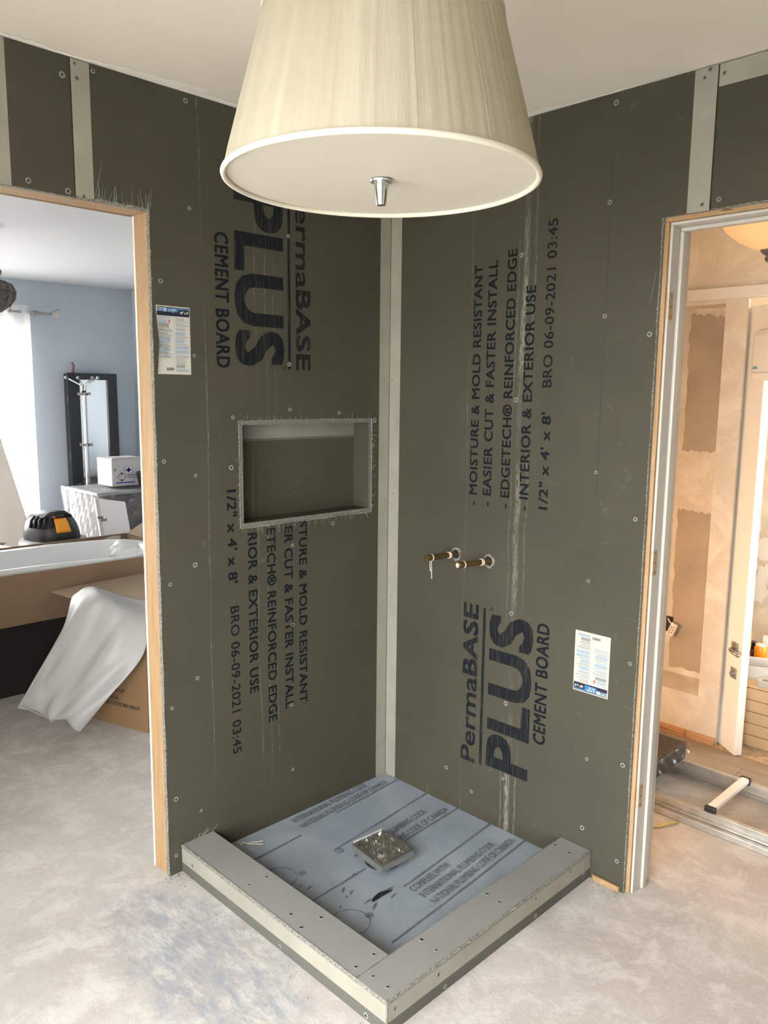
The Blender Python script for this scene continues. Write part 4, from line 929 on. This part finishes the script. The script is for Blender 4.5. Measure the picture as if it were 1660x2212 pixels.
hp(bx(1.320, 1.45, AY0, AY1, AZ1, AZ1+.02), 'alcove_head', 'hall_wall'); hp(MB().hexa([(AX+.002, AY0, AZ0-.01), (1.45, AY0, AZ0-.01), (1.45, AY1, AZ0-.01), (AX+.002, AY1, AZ0-.01), (AX+.002, AY0, AZ0+.002), (1.45, AY0, AZ0+.03), (1.45, AY1, AZ0+.03), (AX+.002, AY1, AZ0+.002)]), 'alcove_sill', 'hall_wall')
hp(bx(AX-.016, AX-.0005, -2.2, .08, 2.004, 2.052), 'head_trim', 'drywall', bevel=.003)
# bare drywall patches left between the plaster bands
def patch(y0, y1, z0, z1, seed):
    rnd = random.Random(seed); n = 22; pts = []
    for k in range(n): pts.append((y0+(y1-y0)*k/n, z0+rnd.uniform(-.006, .006)))
    for k in range(n): pts.append((y1+rnd.uniform(-.006, .006), z0+(z1-z0)*k/n))
    for k in range(n): pts.append((y1+(y0-y1)*k/n, z1+rnd.uniform(-.010, .010)-.02*(k/n)))
    for k in range(n): pts.append((y0+rnd.uniform(-.004, .004), z1+(z0-z1)*k/n))
    MB().add([(1.4488, y, z) for y, z in pts], [tuple(range(len(pts)))]).build('bare_patch', 'bare_board', hz)
patch(-.743, -.525, 1.335, 1.962, 1); patch(-.743, -.525, .275, 1.055, 2)
for y0, y1 in ((-.838, -.702), (-.700, -.562), (-.560, -.30)): hp(bx(AX-.012, AX-.0005, y0, y1, .0015, .042), 'base_strip', 'pine_strip', bevel=.002)
# outlet hanging out of its box
ol = thing('wall_outlet', 'white electrical outlet hanging loose from its black wall box', 'outlet', (1.449, -.51, .48))
part(bx(1.4465, 1.4485, -.535, -.488, .445, .522), 'wall_box', 'black', ol)
part(MB().obox((1.425, -.545, .466), ((0, .9, .35), (0, -.35, .9), (1, 0, 0)), (.017, .034, .008)), 'receptacle', 'plastic_white', ol, bevel=.004)
for dz in (-.016, .0, .016):
    for dy in (-.006, .006): part(MB().obox((1.4163, -.545+dy-.35*dz, .466+.9*dz), ((0, .9, .35), (0, -.35, .9), (1, 0, 0)), (.0016, .004, .0008)), 'socket_slot', 'black', ol)
part(MB().tube([(1.446, -.515, .50), (1.425, -.520, .515), (1.425, -.535, .495)], .003, 6), 'wire', 'alu', ol)
# floor planks at the bath threshold
x = 1.035
fp = bpy.data.objects['floor']
for xx, ys in ((1.035, (-4.0, -1.95, -1.02, -.35, .08)), (1.155, (-4.0, -1.5, -.62, .08))):
    for y0, y1 in zip(ys[:-1], ys[1:]): bx(xx, xx+.118, y0+.001, y1-.001, .0005, .009).build('plank', 'plank', fp, bevel=.001)
bx(1.276, 2.1, -2.2, -.842, .0005, .008).build('subfloor_sheet', 'rough_sub', fp)
# bathroom shell
struct(bx(2.10, 2.2, -2.3, .0, 0, H).build('wall_bath', 'hall_wall')); wb = bpy.data.objects['wall_bath']
struct(bx(1.40, 2.10, -.42, -.34, 0, H).build('wall_bath_side', 'hall_wall'))
for i, (y, z, ry, rz) in enumerate(((-.635, .93, .05, .07), (-.71, .80, .055, .06), (-.64, .72, .05, .05), (-.72, .66, .04, .06), (-.69, .57, .055, .07), (-.80, .88, .06, .09), (-.79, .62, .05, .09))):
    rnd = random.Random(50+i); pts = [(2.0985-.0012*i, y+ry*(.7+.45*rnd.random())*math.cos(2*math.pi*k/18), z+rz*(.7+.45*rnd.random())*math.sin(2*math.pi*k/18)) for k in range(18)]
    MB().add(pts, [tuple(range(18))]).build('plaster_smear', 'drywall', wb)
# white door
t = Vector((.62, .78, 0)).normalized(); nf = Vector((-.78, .62, 0)).normalized(); fp0 = Vector((1.247, -.945, .012)); DWD = .225
dob = MB().hexa([fp0, fp0+t*DWD, fp0+t*DWD-nf*.036, fp0-nf*.036]+[p+Vector((0, 0, 1.955)) for p in (fp0, fp0+t*DWD, fp0+t*DWD-nf*.036, fp0-nf*.036)])
door = struct(dob.build('door_1', simple('door_gloss_white', (.82, .80, .75, 1), .35), bevel=.002))
hc = fp0+t*.052+Vector((0, 0, .475))
def dpart(b, n, m, par=door, **k): return b.build(n, m, par, **k)
rose = dpart(MB().obox(hc+nf*.004, (t, nf, (0, 0, 1)), (.024, .004, .030)), 'rose_plate', 'steel', bevel=.006)
dpart(MB().tube([hc+nf*.008, hc+nf*.026, hc+nf*.032-t*.012, hc+nf*.032-t*.078+Vector((0, 0, -.006))], .008, 10), 'lever_handle', 'chrome', rose, smooth='all')
kp = fp0+t*.050+Vector((0, 0, .365))
key = dpart(MB().obox(kp+nf*.003, (t, nf, (0, 0, 1)), (.022, .003, .024)), 'key_plate', 'steel', bevel=.005); dpart(MB().cyl(kp+nf*.006, kp+nf*.018, .007, n=12), 'thumb_turn', 'chrome', key)
# tub deck with planks
dk = thing('plank_deck', 'low tan plank-clad deck behind the white door', 'deck', (1.7, -1.2, 0))
part(MB().prism([(1.412, -1.62), (2.09, -1.62), (2.09, -.60), (1.412, -.850)], .009, .285), 'deck_body', 'tan_plank', dk)
part(MB().prism([(1.398, -1.63), (2.095, -1.63), (2.095, -.595), (1.398, -.845)], .286, .300), 'deck_top', 'tan_plank', dk, bevel=.003)
for k in range(5): part(bx(1.400, 1.4115, -1.62, -.852, .0105+.055*k, .0105+.055*k+.0525), 'plank', 'tan_plank', dk, bevel=.002)
ZD = .301
def bottle(name, lbl, x, y, prof, mats, cat):
    t_ = thing(name, lbl, cat, (x, y, ZD))
    for nme, pr, mt in zip(('body', 'cap'), prof, mats): part(MB().lathe(pr, 24, (x, y, ZD)), nme, mt, t_, smooth=True)
    return t_
bottle('bottle', 'orange bottle with pale cap on the plank deck', 1.758, -.846, ([(0, 0), (.028, 0), (.030, .006), (.030, .072), (.026, .080), (0, .080)], [(.0, .0805), (.024, .0805), (.024, .088), (.0, .089)]), ('amber', 'plastic_white'), 'bottle')
bottle('bottle', 'black pump bottle standing between yellow box and orange bottle', 1.770, -.803, ([(0, 0), (.018, 0), (.018, .05), (.012, .06), (0, .06)], [(0, .0605), (.012, .0605), (.012, .085), (.02, .088), (0, .092)]), ('black_plastic', 'black_plastic'), 'bottle')
tag(MB().obox((1.825, -.858, ZD+.058), ((1, .3, 0), (-.3, 1, 0), (0, 0, 1)), (.022, .026, .057)).build('soap_box', 'paper', bevel=.002), 'white upright carton standing behind the orange bottle', 'box')
yb = thing('product_box', 'tall yellow and red box on the plank deck beside the door edge', 'box', (1.735, -.786, ZD))
part(MB().obox((1.735, -.786, ZD+.072), ((1, .3, 0), (-.3, 1, 0), (0, 0, 1)), (.012, .020, .072)), 'box_body', 'yellow', yb); part(MB().obox((1.7225, -.798, ZD+.075), ((1, .3, 0), (-.3, 1, 0), (0, .3, 1)), (.0012, .006, .045)), 'red_stripe', 'red', yb)
tubn = thing('plastic_tub', 'open translucent plastic tub with dark contents on the plank deck', 'tub', (1.53, -.92, ZD))
b = MB(); n = 40; vs = []; secs = [(.085, .058, 0), (.098, .070, .058), (.104, .076, .062), (.104, .076, .066), (.096, .068, .064), (.088, .061, .01), (0, 0, .008)]
for rx, ry, z in secs:
    for k in range(n):
        x, y = se(2*math.pi*k/n, rx, ry, 4); ca, sa = math.cos(-1.15), math.sin(-1.15); vs.append((1.535+x*ca-y*sa, -.900+x*sa+y*ca, ZD+z))
b.add(vs, [(i*n+k, i*n+(k+1) % n, (i+1)*n+(k+1) % n, (i+1)*n+k) for i in range(len(secs)-1) for k in range(n)])
part(b, 'tub_body', 'milky', tubn, smooth=True)
part(MB().grid(lambda s, q: (1.535+(.055*math.cos(6.28*s))*q, -.900+.065*math.sin(6.28*s)*q, ZD+.018+.012*math.sin(7*s*6.28)*q*(1-q)*2), 24, 4), 'contents', 'dark_metal', tubn, smooth='all')
tp = thing('tape_roll', 'roll of white masking tape on the front edge of the plank deck', 'tape roll', (1.436, -.992, ZD))
b = MB(); b.lathe([(.018, 0), (.036, 0), (.036, .024), (.018, .024), (.018, 0)], 36, (1.436, -.992, ZD)); part(b, 'tape', 'label', tp, smooth=True)
tag(MB().tube([(1.71, -.905, ZD+.009), (1.73, -.915, ZD+.03), (1.71, -.94, ZD+.03), (1.74, -.96, ZD+.012), (1.71, -.98, ZD+.009)], .008, 7).build('cable_tie', 'black_plastic', smooth='all'), 'black coiled cable piece beside the orange bottle', 'cable')
# white unit hung on the upper door edge
def dloc(a_, n_, z_): return fp0+t*a_+nf*n_+Vector((0, 0, z_-fp0.z))
ac = thing('wall_unit', 'white rounded unit with small blue display, hung on the white door', 'wall unit', dloc(-.1, .03, 1.67))
def dbx(a0, a1, n0, n1, z0, z1): return MB().hexa([dloc(a_, n_, z_) for z_ in (z0, z1) for a_, n_ in ((a0, n1), (a1, n1), (a1, n0), (a0, n0))])
part(dbx(-.32, -.022, .001, .085, 1.655, 1.860), 'housing', 'plastic_white', ac, bevel=.028)
part(dbx(-.085, -.055, .0845, .0862, 1.700, 1.710), 'display', simple('display_blue', (.15, .35, .5, 1), .3), ac)
part(dbx(-.28, -.055, .0845, .0856, 1.684, 1.686), 'seam', 'grey_plastic', ac)
# ladder on the hall floor
ld = thing('ladder', 'aluminium extension ladder lying flat on the hall floor', 'ladder', (.76, -1.5, 0))
for x0, z0 in ((.552, .001), (.932, .001)):
    part(bx(x0, x0+.030, -3.6, -.20, z0, z0+.026), 'lower_rail', 'alu', ld, bevel=.003)
for x0 in (.572, .918):
    b = MB(); b.box(x0, x0+.022, -3.6, -.20, .0285, .034); b.box(x0, x0+.022, -3.6, -.20, .062, .068); b.box(x0+(.0 if x0 > .7 else .016), x0+(.006 if x0 > .7 else .022), -3.6, -.20, .034, .062)
    part(b, 'upper_rail', 'alu', ld, bevel=.001)
for y in (-1.116, -1.42, -.806, -1.73, -2.03, -.50):
    rg = part(MB().obox((.756, y, .075), ((1, 0, 0), (0, 1, 0), (0, 0, 1)), (.166, .017, .011)), 'rung', 'plastic_white' if abs(y+1.116) < .01 else 'alu', ld, bevel=.006)
    for x in (.590, .922): under(MB().obox((x, y, .072), ((1, 0, 0), (0, 1, 0), (0, 0, 1)), (.010, .021, .015)).build('rung_cap', 'black_plastic', bevel=.005), rg)
# black wrapped package on the ladder
pk = thing('wrapped_package', 'black package in shiny plastic film lying on the ladder', 'package', (.75, -.70, .09))
part(bx(.565, .900, -.880, -.42, .091, .165), 'package_body', 'black_plastic', pk, bevel=.008)
rnd = random.Random(9); b = MB(); b.grid(lambda s, q: (.560+.345*s, -.886+.47*q, .170+.007*abs(math.sin(14*s+9*q))*abs(math.sin(21*q-5*s))), 30, 30); b.grid(lambda s, q: (.560+.345*s, -.888-.007*abs(math.sin(17*s+5*q)), .088+.084*q), 24, 8); b.grid(lambda s, q: (.557-.007*abs(math.sin(15*s+6*q)), -.886+.47*s, .088+.084*q), 24, 8)
part(b, 'plastic_film', 'wrap_dull', pk)
tag(MB().tube([(.36, -.915, .003), (.42, -.945, .006), (.46, -.985, .004), (.50, -1.00, .008), (.54, -1.02, .003)], .004, 6).build('strap', simple('yellow_strap', (.62, .52, .16, 1), .6), smooth='all'), 'short yellow strap piece on the hall floor before the ladder', 'strap')
# hall ceiling lamp
DL = Vector((.72, -1.118, 2.088))
dl = thing('ceiling_lamp', 'amber glass bowl ceiling lamp with dark finial in the hall', 'lamp', DL)
def dlp(b, n, m, **k): q = b.build(n, m, **k); q.parent = dl; return q
dlp(MB().lathe([(.012, .0), (.05, .010), (.10, .036), (.14, .070), (.165, .110), (.178, .135), (.181, .137), (.175, .138), (.135, .074), (.08, .032), (.012, .008)], 48), 'glass_bowl', 'glow', smooth='all')
dlp(MB().lathe([(0, -.040), (.006, -.036), (.010, -.026), (.006, -.018), (.020, -.008), (.026, .002), (.0, .006)], 20), 'finial', 'dark_metal', smooth='all')
dlp(MB().cyl((0, 0, .0), (0, 0, H-DL.z-.03), .008, n=10), 'stem', 'dark_metal'); dlp(MB().lathe([(0, H-DL.z-.035), (.07, H-DL.z-.03), (.08, H-DL.z), (0, H-DL.z)], 28), 'ceiling_cup', 'dark_metal', smooth=True)
def bulb(name, loc, e, r=.05, c=(1, .72, .42)):
    l = bpy.data.lights.new(name, 'POINT'); l.energy = e; l.color = c; l.shadow_soft_size = r
    o = bpy.data.objects.new(name, l); COL.objects.link(o); o.location = loc; return o
bulb('hall_bulb', DL+Vector((0, 0, .17)), 2.4)
bulb('added_hall_bulb', (.40, -.28, .62), 10, .07, (1, .57, .27))  # added light out of view in the hall; its caged fixture is invented
wk = thing('added_hall_light', 'added caged light on the hall floor, unseen behind the right wall', 'lamp', (.40, -.28, 0))
part(MB().lathe([(0, 0), (.11, 0), (.11, .012), (.02, .025), (0, .025)], 28, (.40, -.28, 0)), 'base', 'black_plastic', wk, smooth=True)
part(MB().cyl((.40, -.28, .02), (.40, -.28, .52), .009, n=12), 'pole', 'alu', wk, smooth=True)
for k in range(6):
    a_ = math.pi*k/3
    part(MB().tube([(.40+r_*math.cos(a_), -.28+r_*math.sin(a_), z_) for r_, z_ in ((.01, .52), (.075, .55), (.09, .62), (.07, .69), (.0, .72))], .002, 5), 'cage_wire', 'alu', wk)
bath = thing('added_bath_light', 'added round ceiling light in the bathroom, out of view', 'lamp', (1.75, -1.45, H-.03))  # added unseen fixture and bulb to light the bathroom
part(MB().lathe([(0, -.02), (.08, -.02), (.09, .0), (.09, .029), (0, .029)], 28, (1.75, -1.45, H-.03)), 'housing', 'glow', bath, smooth=True)
bulb('added_bath_bulb', (1.75, -1.45, H-.09), 7, .07)

# cement crumbs swept against the foot of the boards
rnd = random.Random(41); b = MB()
for k in range(150):
    if k < 70: x, y = -1.0+rnd.gauss(.02, .03), -abs(rnd.gauss(0, .03))-.004
    elif k < 110: x, y = -abs(rnd.gauss(.015, .02))-.004, -.985-rnd.random()*.10
    else: x, y = -.975-abs(rnd.gauss(0, .03)), -rnd.random()*.9
    q = rnd.uniform(.0015, .005); z = q*.5
    b.add([(x, y, .0), (x+q, y+q*.2, .0), (x+q*.3, y+q, .0), (x+q*.4, y+q*.4, q)], [(0, 2, 1), (0, 1, 3), (1, 2, 3), (2, 0, 3)])
o = tag(b.build('cement_crumbs', 'dust'), 'loose cement crumbs on the floor along the curb and boards', 'debris'); o['kind'] = 'stuff'
